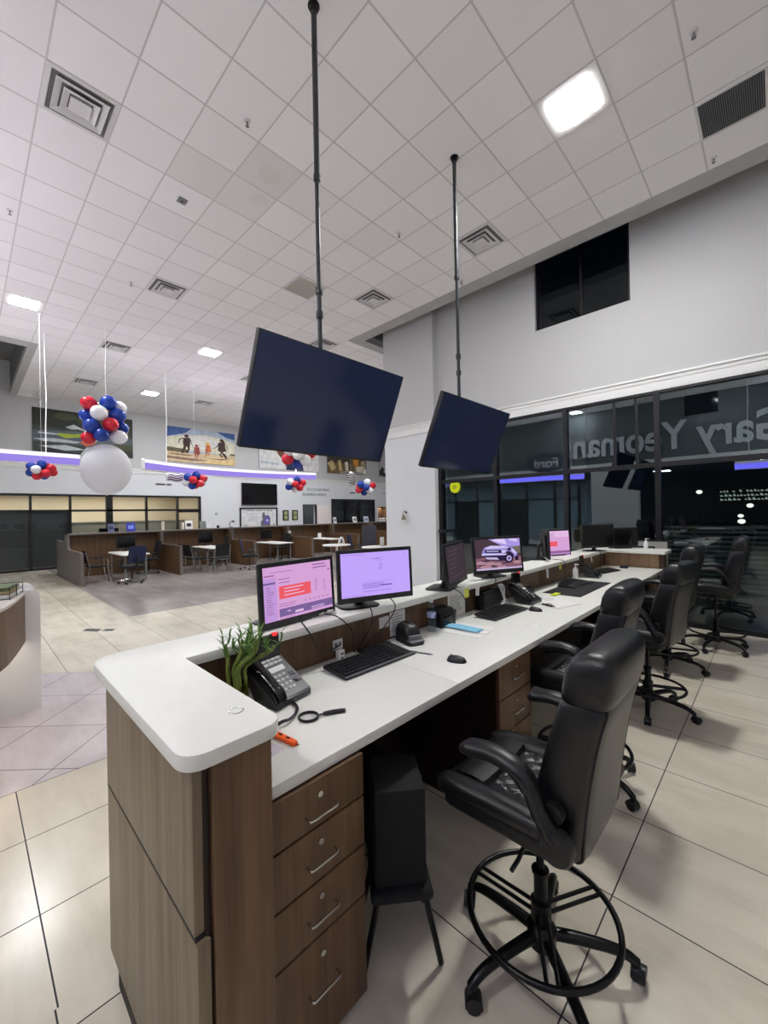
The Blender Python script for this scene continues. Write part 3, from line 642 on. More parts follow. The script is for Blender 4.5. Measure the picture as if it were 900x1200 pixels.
truck = [(1, [(.3, 1), (1, 1), (1, .72), (.62, .74)]), (2, [(.38, .95), (.7, .8), (.66, .99), (.45, 1)]), (2, [(.75, .95), (.95, .88), (.93, .97), (.78, .99)]), (0, [(0, 1), (.3, 1), (.58, .76), (.3, .72), (0, .86)]), (11, [(.6, .7), (1, .74), (1, .5), (.62, .5)]),
         (8, [(0, .38), (.25, .42), (.55, .3), (.8, .35), (1, .4), (1, 0), (0, 0)]), (5, [(.17, .5), (.66, .46), (.66, .26), (.5, .27), (.22, .33)]), (3, [(.15, .6), (.2, .73), (.34, .79), (.62, .765), (.78, .7), (.84, .66), (.93, .5), (.9, .38), (.8, .34), (.66, .44), (.14, .5)]), (3, [(.78, .77), (.84, .77), (.83, .69), (.78, .7)]), (5, [(.6, .44), (.62, .52), (.68, .57), (.76, .57), (.83, .48), (.84, .36), (.6, .3)]),
         (4, [(.21, .72), (.34, .785), (.62, .76), (.77, .7), (.62, .68), (.25, .69)]), (5, [(.2, .655), (.56, .63), (.57, .53), (.21, .56)]), (4, [(.24, .62), (.5, .6), (.5, .575), (.24, .595)]), (4, [(.57, .63), (.67, .61), (.66, .53), (.58, .53)]), (4, [(.14, .54), (.68, .5), (.7, .45), (.13, .48)]), (10, [(.2, .42), (.46, .39), (.5, .31), (.24, .35)]), (4, [(.79, .66), (.86, .61), (.9, .5), (.88, .46), (.8, .56)]), (5, [(.7, .66), (.77, .69), (.8, .62), (.72, .58)]), (6, circ(.72, .34, .095, .155)), (7, circ(.725, .34, .06, .1)), (5, circ(.725, .34, .022, .036)), (6, [(.86, .4), (.93, .4), (.93, .26), (.87, .26)])] \
    + [(9, circ(x_, y_, a_, q_, 9)) for x_, y_, a_, q_ in ((.1, .24, .1, .06), (.3, .2, .12, .05), (.46, .17, .09, .05), (.2, .1, .14, .05), (.55, .08, .1, .04), (.9, .2, .09, .05))]+[(5, circ(x_, y_, a_, q_, 9)) for x_, y_, a_, q_ in ((.2, .3, .1, .02), (.38, .12, .07, .02), (.62, .2, .06, .02), (.08, .16, .05, .02))]+[rc(10, 0, 0, 1, .055)]
monitor('monitor showing an off-road truck wallpaper on rocks', (-1.735, 3.21, 1.388), -24.5, 6.5, .515, .318, E, truck, (.13, 0), .022, .036)
monitor('thin dark monitor seen almost edge on beside the pink one', (-1.97, 4.80, 1.37), 31, 2, .515, .33, [E_off], [], (.12, 0), .022, .034)
web2 = [rc(2, 0, .75, 1, 1), rc(1, 0, .38, .48, .58), rc(3, 0, .1, 1, .2)]+bars(3, .05, .9, .4, .015, 3, .05, .5, 3)+bars(5, .05, .3, .8, .015, 2, .05, .4, 4)+[rc(4, 0, .02, 1, .07)]
monitor('far pink-lit monitor with a short red block', (-2.02, 5.28, 1.335), -22.8, 4, .43, .365, [E_pink, E_red, E_pal, E_ink, E_band, E_side], web2, (.06, 0), .02, .03)
monitor('large black switched-off monitor at far end of the ledge', (-1.772, 6.058, 1.396), -34, 1, .52, .32, [M_off], [], (.1, 0), .02, .03)
d, _ = monitor('smaller dark monitor on far ledge behind the switched-off one', (-1.62, 6.72, 1.34), -40, 0, .46, .3, [M_off], [], (.06, 0), .02, .03)
# ================================================================== DESK PHONES
M_pdk = pm('phone charcoal', (34, 35, 37), .35)
M_sil = pm('phone silver', (150, 152, 154), .35, metal=.3)
def phone(label, loc, rz, face):
    d = thing('desk_phone', label, 'telephone', loc, rz, 'desk phones on the worktop')
    # local: x to the viewer (front), y to the right
    sl = lambda x_: .028+(.11-x_)*.56
    b = MB(); prof = [(.11, .004), (.112, .028), (-.1, sl(-.1)), (-.115, sl(-.1)-.012), (-.03, .02), (-.02, .004)]
    b.prism(prof, -.105, .105, 'y', bev=.005); b.build('base', M_pdk, d)
    X = Matrix.Translation((0, 0, 0))
    def on(x_, y_, up=0): return V((x_+up*.49, y_, sl(x_)+up*.87))
    def plate(b, x0, x1, y0, y1, up): 
        b.loft([[on(x0, y0, -.001), on(x1, y0, -.001), on(x1, y1, -.001), on(x0, y1, -.001)], [on(x0, y0, up), on(x1, y0, up), on(x1, y1, up), on(x0, y1, up)]])
    b = MB(); plate(b, -.095, .105, -.034, .102, .004); b.build('face_plate', face, d)
    b = MB(); plate(b, -.045, -.02, -.015, .07, .006); b.build('paper_label', M_white, d)
    b = MB()
    for k in range(2):
        for j in range(4): plate(b, -.09+k*.02, -.078+k*.02, -.018+j*.027, .004+j*.027, .008)
    b.build('soft_keys', M_sil, d)
    for r_ in range(4):
        for q in range(3):
            b = MB(); c_ = on(.0+r_*.023, -.012+q*.025, .003); b.sph(c_, .0095, .0095, .006, 12, 7); b.build('number_key', M_white, d)
    b = MB(); b.lathe([(.006, 0), (.018, .001), (.018, .006), (.006, .008)], on(.045, .078, .003), 20); b.build('navigation_dial', M_sil, d)
    for r_ in range(2):
        for q in range(2):
            b = MB(); plate(b, .0+r_*.014, .008+r_*.014, .064+q*.017, .076+q*.017, .007); b.build('function_key', M_blk, d)
    b = MB(); Y = Matrix.Translation((-.088, .03, sl(-.1)-.008)) @ Matrix.Rotation(R(-3), 4, 'Y')
    b.box(-.02, 0, -.066, .07, 0, .118, .006, X=Y); sc = b.build('display_housing', M_pdk, d)
    b = MB(); b.box(-.001, .0015, -.056, .06, .02, .106, X=Y); b.build('display', M_off, sc, smooth=0)
    b = MB(); b.box(-.012, .0025, .03, .058, .106, .122, .003, X=Y); k_ = b.build('message_light', em('lamp red', (250, 60, 60), 1.2), sc); k_['label'] = 'glowing red message light'
    b = MB(); pts = [on(-.105, -.074, .006), on(-.085, -.074, .026), on(-.04, -.074, .032), on(.03, -.074, .032), on(.085, -.074, .026), on(.112, -.074, .004)]
    b.tube(cr(pts, 5), [(.012, .02)]+[(.021, .029)]*7+[(.017, .025)]*10+[(.021, .029)]*7+[(.012, .02)], 14); b.build('handset', M_blks, d)
    return d
phone('nearest desk phone with red message light, beside the bamboo', (-1.65, .985, ZT), R(10), M_pdk)
phone('black desk phone behind the second keyboard, under truck monitor', (-1.655, 3.52, ZT), R(-4), M_blk)
phone('farthest desk phone with pale grey face, beside sanitizer bottle', (-1.655, 5.32, ZT), R(5), M_sil)
b = MB(); pts = cr([(-1.60, .93, ZT+.02), (-1.585, .905, ZT+.008), (-1.50, .845, ZT+.008), (-1.42, .83, ZT+.009), (-1.40, .855, ZT+.02), (-1.415, .905, ZT+.009), (-1.46, .965, ZT+.008), (-1.53, .99, ZT+.008), (-1.60, .975, ZT+.012), (-1.63, .95, ZT+.012)], 26)
core = pts; n_ = len(core)
b.tube(core, .0032, 6)
hx = []
for i in range(n_*3-3):
    k = i/3; a_ = core[int(k)]; b_ = core[min(int(k)+1, n_-1)]; pnt = a_.lerp(b_, k-int(k)); tn = (b_-a_).normalized() if (b_-a_).length > 1e-9 else V((1, 0, 0))
    s1 = tn.cross(V((0, 0, 1))).normalized(); s2 = s1.cross(tn); an = i*2.1
    hx.append(pnt+s1*(.0055*math.cos(an))+s2*(.0055*math.sin(an)))
b.tube(hx, .0024, 5)
tag(b.build('phone_cord', M_blk), 'looped coiled black phone cord lying before the nearest phone', 'cord')
# ================================================================== KEYBOARDS, MICE
M_key = pm('keycap black', (30, 30, 32), .4)
def keyboard(label, loc, rz, w=.45, dp=.165, rest=True):
    d = thing('keyboard', label, 'keyboard', loc, rz, 'keyboards on the worktop')
    b = MB(); b.prism([(dp/2, .003), (dp/2, .012), (-dp/2, .028), (-dp/2, .014)], -w/2, w/2, 'y', bev=.003); b.build('base', M_blk, d)
    b = MB(); kx = [(-dp/2+.016+.0235*r_*(dp-.03)/.135) for r_ in range(6)]
    zz = lambda x_: .0125+(dp/2-x_)*.016/dp
    for r_, x_ in enumerate(kx):
        y_ = -w/2+.014
        row = [.0185]*15 if r_ < 5 else [.026]*3+[.11]+[.026]*4
        for u_ in row+[0]+[.0185]*3+[0]+[.0185]*4:
            if u_ == 0: y_ += .008; continue
            if y_+u_ > w/2-.008: break
            X = Matrix.Translation((x_, y_+u_/2-.001, zz(x_))) @ Matrix.Rotation(R(5.5), 4, 'Y')
            b.loft([[(-.0085, -u_/2+.001, 0), (.0085, -u_/2+.001, 0), (.0085, u_/2-.002, 0), (-.0085, u_/2-.002, 0)], [(-.0068, -u_/2+.003, .007), (.0068, -u_/2+.003, .007), (.0068, u_/2-.004, .007), (-.0068, u_/2-.004, .007)]], X=X)
            y_ += u_+.0005
    k_ = b.build('keycaps', M_key, d, smooth=0); k_['kind'] = 'stuff'
    if rest:
        b = MB(); b.box(dp/2-.012, dp/2-.004, -w/2+.004, w/2-.004, .0125, .0145, .001); b.build('silver_trim', M_sil, d)
    return d
keyboard('nearest black keyboard with a silver front edge', (-1.63, 1.565, ZT), R(-1.5), .52, .19)
keyboard('second black keyboard, before the truck wallpaper monitor', (-1.61, 3.02, ZT), R(-2), .52, .19, rest=False)
keyboard('farthest black keyboard near the desk return', (-1.63, 5.87, ZT), R(-12), rest=False)
d = thing('split_keyboard', 'curved ergonomic black keyboard lying on the dark desk mat', 'keyboard', (-1.63, 4.66, ZT+.004), R(-4))
b = MB(); g = []
def erg(xx, yy): return .018+.022*math.exp(-(yy/.13)**2)*(.6-xx*2)+(-xx)*.06
for i in range(11):
    xx = -.1+.2*i/10; g.append([(xx+.03*(yy/.23)**2, yy*(1+.08*math.sin(PI*i/10)), erg(xx, yy) if 0 < i < 10 else .006) for yy in [-.23+.46*j/24 for j in range(25)]])
b.loft([r_+[(q[0], q[1], 0) for q in r_[::-1]] for r_ in g]); b.build('base', M_pdk, d)
b = MB()
for r_ in range(5):
    for q in range(17):
        yy = -.2+.4*q/16; xx = -.085+r_*.022
        if abs(yy) < .014: continue
        b.box(-.008, .008, -.0105, .0105, 0, .006, X=Matrix.Translation((xx+.03*(yy/.23)**2, yy, erg(xx, yy))))
k_ = b.build('keycaps', M_key, d, smooth=0); k_['kind'] = 'stuff'
def mouse(label, loc, rz):
    d = thing('computer_mouse', label, 'mouse', loc, rz, 'mice on the worktop')
    L_ = []
    for i in range(13):
        q = i/12; xx = -.054+.108*q; s_ = math.sqrt(max(0, 1-(2*q-1)**2)); hw = .008+.025*s_; hh = .008+.029*s_**.8*(1-.25*q)
        L_.append([(xx, hw*math.cos(a), max(.001, hh*math.sin(a))) for a in [PI*j/14 for j in range(15)]]+[(xx, -hw*.9, .001), (xx, hw*.9, .001)])
    b = MB(); b.loft(L_); b.build('shell', M_blk, d, smooth=60)
    b = MB(); b.lathe([(.003, -.004), (.009, -.0035), (.009, .0035), (.003, .004)], (-.03, 0, .028), 14, 'y'); b.build('wheel', M_grey, d)
    return d
mouse('black computer mouse alone on the worktop near the front', (-1.285, 1.885, ZT), R(20))
mouse('black computer mouse beside the second keyboard', (-1.44, 3.26, ZT), R(10))
b = MB(); b.box(-1.70, -1.34, 4.02, 5.0, ZT+.0003, ZT+.004, .001)
tag(b.build('desk_mat', pm('dark desk mat', (30, 32, 34), .8)), 'large dark desk mat under the curved keyboard', 'mat')
# ================================================================== LUCKY BAMBOO
vp = thing('bamboo_plant', 'lucky bamboo with curved stems standing in a small vase', 'plant', (-1.695, .82, ZT))
b = MB(); b.lathe([(.03, 0), (.042, .004), (.046, .05), (.04, .09), (.043, .098), (.039, .098), (.036, .07)], n=24); b.build('vase', glass('amber glass', (.75, .66, .42), 1.45), vp)
b = MB()
for k in range(60):
    a, r_, z_ = random.uniform(0, 6.28), random.uniform(0, .033), random.uniform(.006, .06); b.sph((r_*math.cos(a), r_*math.sin(a), z_), .007, .006, .005, 6, 5)
pb = b.build('pebbles', pm('tan pebbles', (150, 128, 84), .6), vp); pb['kind'] = 'stuff'
M_stem = wood('bamboo stem green', (92, 112, 44), (122, 140, 60), (150, 164, 84), (30, 30, 10), .4); M_leaf = pm('bamboo leaf', (88, 128, 44), .45, mott=.25, sc=40)
rr_ = random.Random(11)
for k in range(8):
    a = k*2*PI/8+.3; r0 = .014+.02*(k % 2); x0, y0 = r0*math.cos(a), r0*math.sin(a)
    along = (x0*.72+y0*.69)/.034; sw = .055+.05*along+rr_.uniform(-.012, .012); a2 = R(44)+rr_.uniform(-.3, .3); dx, dy = math.cos(a2), math.sin(a2); top = .245+.05*rr_.random()
    pts = cr([(x0*.9, y0*.9, .02), (x0, y0, .1), (x0*1.05-.004*dx, y0*1.05-.004*dy, .16), (x0*1.2+sw*.35*dx, y0*1.2+sw*.35*dy, .2), (x0*1.5+sw*.85*dx, y0*1.5+sw*.85*dy, .235), (x0*1.7+sw*dx, y0*1.7+sw*dy, top)], 7)
    rad = [.0078 if (i % 6) else .0094 for i in range(len(pts))]
    b = MB(); b.tube(pts, rad, 9); sm = b.build('stem', M_stem, vp)
    b = MB()
    for q in range(3):
        bs = pts[-1-q*5]; an = R(225)*q/1.5+k*1.3+rr_.uniform(-.4, .4); ln = rr_.uniform(.03, .055)
        tip = cr([bs, bs+V((math.cos(an)*.016, math.sin(an)*.016, .008)), bs+V((math.cos(an)*.03, math.sin(an)*.03, .03)), bs+V((math.cos(an)*.032, math.sin(an)*.032, .06))], 4); b.tube(tip, [.0035]*12+[.0025], 6)
        for s_ in range(5):
            e_ = tip[-1-s_*2]; an2 = an+s_*2.2+rr_.uniform(-.5, .5); dr = V((math.cos(an2), math.sin(an2), .9+.5*rr_.random())).normalized(); sd = dr.cross(V((0, 0, 1))).normalized()
            mid = e_+dr*ln*.45; end = e_+dr*ln+V((math.cos(an2)*.012, math.sin(an2)*.012, -.004))
            b.loft([[e_-sd*.0012, e_+sd*.0012, e_+V((0, 0, .001))], [mid-sd*.0042, mid+sd*.0042, mid+V((0, 0, -.0015))], [end-sd*.0005, end+sd*.0005, end+V((0, 0, .0003))]])
    b.build('leaves', M_leaf, sm)
# ================================================================== SMALL THINGS ON THE WORKTOP
mg = thing('magnifying_glass', 'black magnifying glass lying flat on the worktop', 'magnifier', (-1.38, .965, ZT), R(62))
b = MB(); b.lathe([(.036, .002), (.041, .002), (.043, .007), (.041, .012), (.036, .012), (.035, .007), (.036, .002)], n=36, caps=False); b.build('rim', M_blk, mg)
b = MB(); b.lathe([(.0005, .0045), (.02, .005), (.035, .0065), (.02, .0085), (.0005, .0095)], n=28); b.build('lens', glass('lens glass', (.96, .97, .97), 1.45), mg)
b = MB(); b.tube([(.041, 0, .007), (.06, 0, .008)], .004, 8); b.tube([(.058, 0, .008), (.066, 0, .0085), (.1, 0, .009), (.135, 0, .0085), (.15, 0, .008)], [.005, .0085, .0095, .009, .0075], 12); b.build('handle', M_blk, mg)
b = MB(); b.tube([(.15, 0, .008), (.154, 0, .008)], .0076, 12); k_ = b.build('end_cap', M_steel, mg); k_['label'] = 'metal end cap'
ct = thing('utility_cutter', 'orange utility cutter lying beside the phone cord', 'knife', (-1.31, .808, ZT), R(8))
b = MB(); b.prism([(-.062, -.009), (-.05, -.013), (.055, -.011), (.064, -.006), (.064, .008), (.05, .011), (-.05, .013), (-.066, .004)], .001, .017, 'z', bev=.003); b.build('body', pm('safety orange', (244, 96, 24), .4), ct)
for xx in (-.02, .02):
    b = MB(); b.box(xx-.01, xx+.008, -.003, .004, .0165, .0195, .001); b.build('slider', M_blk, ct)
b = MB(); b.box(.06, .074, -.003, .006, .006, .0075); b.build('blade', M_steel, ct)
bg = thing('plastic_sleeve', 'small clear plastic sleeve holding two grey clips by the pier', 'bag', (-1.3, .7, ZT), R(10))
b = MB(); b.prism(rrect(-.05, .05, -.075, .075, .004), .0006, .0016, 'z'); b.build('sleeve', glass('plastic film', (.95, .95, .95), 1.4, .05), bg)
for yy in (-.018, .012):
    b = MB(); b.tube([(-.035, yy, .007), (.03, yy+.006, .007)], .0052, 8); b.tube([(.03, yy+.006, .007), (.042, yy+.007, .007)], .0032, 8); b.build('clip', M_grey, bg)
hb = thing('usb_hub', 'small white adapter block behind the nearest keyboard', 'adapter', (-1.79, 1.475, ZT), R(8))
b = MB(); b.box(-.014, .014, -.024, .024, 0, .058, .004); b.build('body', M_white, hb)
b = MB(); b.box(.0142, .015, -.01, .01, .01, .02); b.box(.0142, .015, -.01, .01, .034, .044); b.build('ports', M_blk, hb)
sp = thing('electric_stapler', 'domed black electric stapler with grey front by keyboard', 'stapler', (-1.715, 1.985, ZT), R(-18)); sp.scale = (1.25, 1.25, 1.15)
b = MB(); b.loft([rrect3 for rrect3 in [[(a, c_, z) for a, c_ in rrect(-.075+i0, .085-i0*.6, -.05+i1, .05-i1, .03)] for z, i0, i1 in ((.0, 0, 0), (.018, 0, 0), (.022, .002, .002))]]); b.build('base', M_pdk, sp)
b = MB(); b.loft([[(a, c_, z) for a, c_ in rrect(-.073+i0*.5, .055-i0*1.1, -.047+i1, .047-i1, .025)] for z, i0, i1 in ((.02, 0, 0), (.05, 0, .001), (.075, .008, .004), (.092, .02, .012), (.1, .035, .022), (.102, .045, .03))]); b.build('dome', M_blk, sp, smooth=60)
b = MB(); b.box(.05, .066, -.036, .036, .03, .05, .004); b.box(.03, .088, -.04, .04, .018, .026, .003); b.build('front_plate', M_grey, sp)
pn = thing('pen', 'slim grey pen lying to the right of the nearest keyboard', 'pen', (-1.51, 1.855, ZT), R(18))
b = MB(); b.tube([(-.072, 0, .005), (-.066, 0, .005), (.045, 0, .005), (.058, 0, .005), (.072, 0, .005)], [.003, .0046, .0046, .0035, .0008], 10); b.build('barrel', M_grey, pn)
b = MB(); b.box(-.066, -.025, -.0012, .0012, .009, .0105); b.build('clip', M_steel, pn)
M_clear = glass('clear bottle', (.86, .9, .92), 1.6)
wb = thing('water_bottle', 'clear plastic water bottle with a pale label and white cap', 'bottle', (-1.735, 2.25, ZT))
b = MB(); b.lathe([(.02, 0), (.028, .003), (.031, .012), (.029, .03), (.031, .045), (.029, .06), (.031, .072), (.0315, .135), (.031, .15), (.025, .175), (.016, .19), (.0125, .195), (.0125, .203)], n=28); b.build('body', M_clear, wb)
b = MB(); b.lathe([(.0322, .1), (.0325, .101), (.0325, .133), (.0322, .134)], n=28, caps=False); lb = b.build('label', pm('label pale', (176, 182, 214), .4), wb)
b = MB(); b.prism([(-.006, .1), (.012, .1), (.016, .118), (.004, .126), (-.008, .12)], .0326, .0331, 'x'); b.build('label_mark', pm('label navy', (30, 36, 90), .4), lb)
b = MB(); b.lathe([(.001, .218), (.0145, .217), (.015, .203), (.013, .201)], n=24); b.build('cap', M_white, wb)
lp = thing('label_printer', 'black label printer tucked under the ledge behind the bottle', 'printer', (-1.775, 2.43, ZT), R(-4))
b = MB(); b.prism([(-.06, 0), (.06, 0), (.06, .09), (.03, .125), (-.06, .13)], -.085, .085, 'y', bev=.008); b.build('body', M_blk, lp)
b = MB(); b.box(.0595, .0625, -.06, .05, .02, .08, .002); b.build('front_door', M_blks, lp)
b = MB(); b.box(.058, .066, .052, .082, .03, .115, .003); b.box(.066, .068, .06, .074, .085, .1); b.build('side_block', M_dgrey, lp)
ms = thing('face_mask', 'pale blue pleated face mask on papers beside the bottle', 'mask', (-1.62, 2.44, ZT+.003), R(5))
b = MB(); b.loft([[(xx, yy, .006+.0012*math.sin(i*1.9)+.016*(1-(xx/.15)**2)*math.cos(yy*26)) for xx in [-.15+.3*j/14 for j in range(15)]] for i, yy in enumerate([-.055+.11*q/9 for q in range(10)])], caps=False, closed=False)
o = b.build('pleats', pm('mask blue', (136, 196, 222), .8), ms); md = o.modifiers.new('thick', 'SOLIDIFY'); md.thickness = .002
for s_ in (-1, 1):
    b = MB(); b.tube(cr([(s_*.148, -.045, .006), (s_*.19, -.05, .003), (s_*.215, 0, .003), (s_*.19, .045, .003), (s_*.148, .045, .006)], 6), .0015, 6); b.build('ear_loop', M_white, ms)
M_ink = pm('print grey', (120, 118, 116), .7)
def sheet(label, loc, rz, w, h, lines=6, upright=False, mt=None, cat='paper', grp=None, seed=1):
    b = MB(); r_ = random.Random(seed)
    X = (Matrix.Translation(loc) @ Matrix.Rotation(rz, 4, 'Z')) if not upright else Matrix.Translation(loc) @ Matrix(((0, 0, 1, 0), (1, 0, 0, 0), (0, 1, 0, 0), (0, 0, 0, 1))) @ Matrix.Rotation(rz, 4, 'Z')
    b.box(-w/2, w/2, -h/2, h/2, 0, .0012, X=X); b.m = 1
    for k in range(lines):
        y_ = h/2-h*.12-k*h*.76/max(1, lines); b.box(-w*.4, -w*.4+w*.8*r_.uniform(.5, 1), y_-h*.012, y_+h*.012, .0012, .0015, X=X)
    return tag(b.build('paper_sheet' if cat == 'paper' else 'sticky_note', [mt or M_paper, M_ink], smooth=0), label, cat, grp)
sheet('white paper lying under the pale blue face mask', (-1.6, 2.44, ZT+.0004), R(98), .28, .36, 0)
sheet('small white card lying alone in front of the second keyboard', (-1.285, 2.81, ZT+.0004), R(20), .1, .085, 3)
sheet('printed sheet pinned under the ledge behind the printer', (XI+.0005, 2.72, 1.03), 0, .24, .19, 9, True)
sheet('printed sheet pinned under the ledge behind the stapler', (XI+.0005, 2.02, 1.03), 0, .15, .16, 7, True)
sheet('small white note pinned left of the sheet behind the stapler', (XI+.0005, 1.89, 1.06), 0, .09, .07, 3, True)
M_yel = pm('note yellow', (226, 226, 96), .7)
sheet('yellow sticky note hanging from ledge below the dark angled monitor', (-1.762, 2.74, 1.13), R(3), .062, .075, 2, True, M_yel, 'sticky note')
sheet('white sticky note hanging beside the yellow one below monitor', (-1.762, 2.90, 1.125), R(-6), .055, .085, 2, True, M_paper, 'sticky note')
sheet('yellow sticky note under the far pink monitor', (-1.762, 4.66, 1.135), 0, .06, .07, 1, True, M_yel, 'sticky note')
sheet('white paper tag hanging under the edge-on monitor', (-1.762, 4.3, 1.11), R(8), .05, .13, 1, True, M_paper, 'sticky note')
sheet('white tag hanging at far end of ledge below black monitor', (-1.76, 5.72, 1.12), R(30), .055, .11, 1, True, M_paper, 'sticky note')
ou = thing('wall_outlet', 'white wall outlet under ledge behind the usb adapter', 'outlet', (XI, 1.5, 1.012))
b = MB(); b.box(0, .006, -.035, .035, -.028, .028, .002); b.build('plate', M_white, ou)
b = MB(); b.box(.0058, .0072, -.024, -.006, -.012, .012); b.box(.0058, .0072, .006, .024, -.012, .012); b.build('sockets', M_grey, ou)
cb = thing('clipboard', 'white clipboard with black clip on the worktop', 'clipboard', (-1.39, 3.62, ZT), R(74))
b = MB(); b.prism(rrect(-.16, .16, -.115, .115, .012), 0, .004, 'z'); b.build('board', M_white, cb)
b = MB(); b.box(-.14, .14, -.1, .1, .004, .006); b.build('papers', M_paper, cb, smooth=0)
b = MB(); b.box(-.155, -.12, -.055, .055, .005, .011, .002); b.tube([(-.15, -.05, .012), (-.15, .05, .012)], .007, 10); b.tube(cr([(-.125, -.03, .012), (-.115, 0, .02), (-.125, .03, .012)], 5), .003, 6); b.build('clip', M_blk, cb)
sheet('loose white papers behind the clipboard and desk phone', (-1.5, 3.75, ZT+.0005), R(70), .22, .3, 6)
b = MB(); b.box(-1.585, -1.535, 3.92, 4.06, ZT+.0045, ZT+.012, .002); tag(b.build('highlight_flag_pad', pm('neon yellow', (220, 238, 50), .6)), 'neon yellow strip of flags at the near edge of the mat', 'sticky note')
cp = thing('pen_cup', 'short black pen cup between the phone and desk mat', 'cup', (-1.74, 3.83, ZT))
b = MB(); b.lathe([(.03, 0), (.036, .002), (.04, .085), (.037, .085), (.033, .01), (.002, .008)], n=22); b.build('cup', M_blk, cp)
for k in range(2):
    b = MB(); b.tube([(.0, -.01+k*.02, .012), (.02-k*.03, -.02+k*.04, .125)], .0038, 8); b.build('pen', M_dgrey, cp)
def pump(name, label, loc, col, h=.15, base=None):
    d = thing(name, label, 'bottle', loc)
    b = MB(); b.lathe([(.02, 0), (.029, .003), (.03, h*.62), (.024, h*.72), (.012, h*.78), (.012, h*.82)], n=22); b.build('body', col, d)
    b = MB(); b.lathe([(.013, h*.8), (.014, h*.81), (.014, h*.88), (.005, h*.9), (.005, h), (.012, h*1.01), (.012, h*1.06), (.002, h*1.07)], n=18); b.tube([(0, 0, h*1.035), (.04, .0, h*1.02)], .005, 8); b.build('pump', M_white, d)
pump('sanitizer_bottle', 'white sanitizer pump bottle before the farthest phone', (-1.735, 5.05, ZT), M_white, .17)
pump('spray_bottle', 'small white pump bottle on far ledge by the glass', (-1.36, 6.8, ZL), M_white, .14)
bx = thing('card_reader', 'small black card reader lying at the desk return', 'device', (-1.55, 6.42, ZT), R(10))
b = MB(); b.box(-.05, .05, -.09, .09, 0, .028, .006); b.build('body', M_blk, bx)
b = MB(); b.box(-.03, .02, -.06, .06, .0275, .0295); b.build('keypad', M_dgrey, bx, smooth=0)
u_ = thing('power_supply', 'black equipment box standing under the truck monitor', 'device', (-1.78, 3.12, ZT))
b = MB(); b.box(-.05, .03, -.14, .14, 0, .15, .006); b.build('case', M_blk, u_)
b = MB()
for k in range(7): b.box(.0295, .0315, -.12, .12, .03+k*.015, .036+k*.015)
b.build('vent', M_dgrey, u_, smooth=0)
u_ = thing('power_strip', 'flat black power strip behind the keyboard and stapler', 'power strip', (-1.78, 1.74, ZT))
b = MB(); b.box(-.025, .025, -.12, .12, 0, .02, .004); b.build('housing', M_blk, u_)
for k in range(4):
    b = MB(); b.box(-.014, .014, -.095+k*.052, -.065+k*.052, .0195, .0212); b.build('socket', M_dgrey, u_, smooth=0)
def cable(label, pts, r=.0035, mt=None, grp='cables behind the monitors'):
    b = MB(); b.tube(cr(pts, 8), r, 7); return tag(b.build('cable', mt or M_blk), label, 'cable', grp)
cable('black cable sagging from the pink monitor to the wall outlet', [(-1.80, 1.20, 1.24), (-1.735, 1.235, 1.15), (-1.76, 1.30, 1.05), (-1.80, 1.40, 1.01), (-1.825, 1.48, 1.005), (-1.83, 1.5, 1.01)], .0042)
cable('black cable dropping from between the two near monitors', [(-1.86, 1.42, 1.2), (-1.76, 1.44, 1.195), (-1.732, 1.52, 1.1), (-1.79, 1.57, .98), (-1.8, 1.6, .95)])
cable('black cable hanging from left of the lavender monitor', [(-1.84, 1.67, 1.25), (-1.735, 1.67, 1.2), (-1.732, 1.66, 1.1), (-1.79, 1.62, .98), (-1.8, 1.61, .945)])
cable('black cable running down right of the lavender monitor', [(-1.80, 1.86, 1.25), (-1.732, 1.88, 1.18), (-1.76, 1.8, 1.06), (-1.79, 1.68, .98), (-1.79, 1.64, .945)])
cable('thin white cable lying behind the nearest keyboard', [(-1.77, 1.2, .945), (-1.732, 1.32, .945), (-1.77, 1.5, .947), (-1.735, 1.7, .945), (-1.76, 1.88, .945)], .003, M_white)
cable('black cable from the dark angled monitor down to desk', [(-1.80, 2.56, 1.2), (-1.732, 2.6, 1.16), (-1.74, 2.72, 1.05), (-1.79, 2.88, .97), (-1.78, 2.95, .945)])
cable('black cable dropping from the truck wallpaper monitor', [(-1.84, 3.16, 1.2), (-1.74, 3.15, 1.19), (-1.735, 3.1, 1.12), (-1.76, 3.0, .98), (-1.74, 2.98, .945)])
cable('black cable looping under the edge-on monitor', [(-1.86, 4.7, 1.2), (-1.735, 4.7, 1.19), (-1.74, 4.75, 1.08), (-1.77, 4.85, .97), (-1.77, 4.9, .945)])
cable('black cable hanging under the far black monitor', [(-1.85, 6.0, 1.2), (-1.735, 6.0, 1.19), (-1.72, 5.95, 1.1), (-1.74, 6.05, .97), (-1.74, 6.1, .945)])
for k in range(4):
    cable(['leftmost white cable in the tangle beside the second phone', 'second white cable in the tangle beside the second phone', 'third white cable in the tangle, looping widest', 'white cable of the tangle nearest the second phone'][k],
          [(-1.75, 3.22+k*.02, 1.13), (-1.72, 3.2+k*.025, 1.1), (-1.69-.01*k, 3.2+k*.03, 1.0), (-1.70+.02*k, 3.1+k*.06, .95), (-1.73, 2.95+k*.05, .946), (-1.725, 2.84+k*.08, .946)], .0035, M_white, 'white cable tangle')
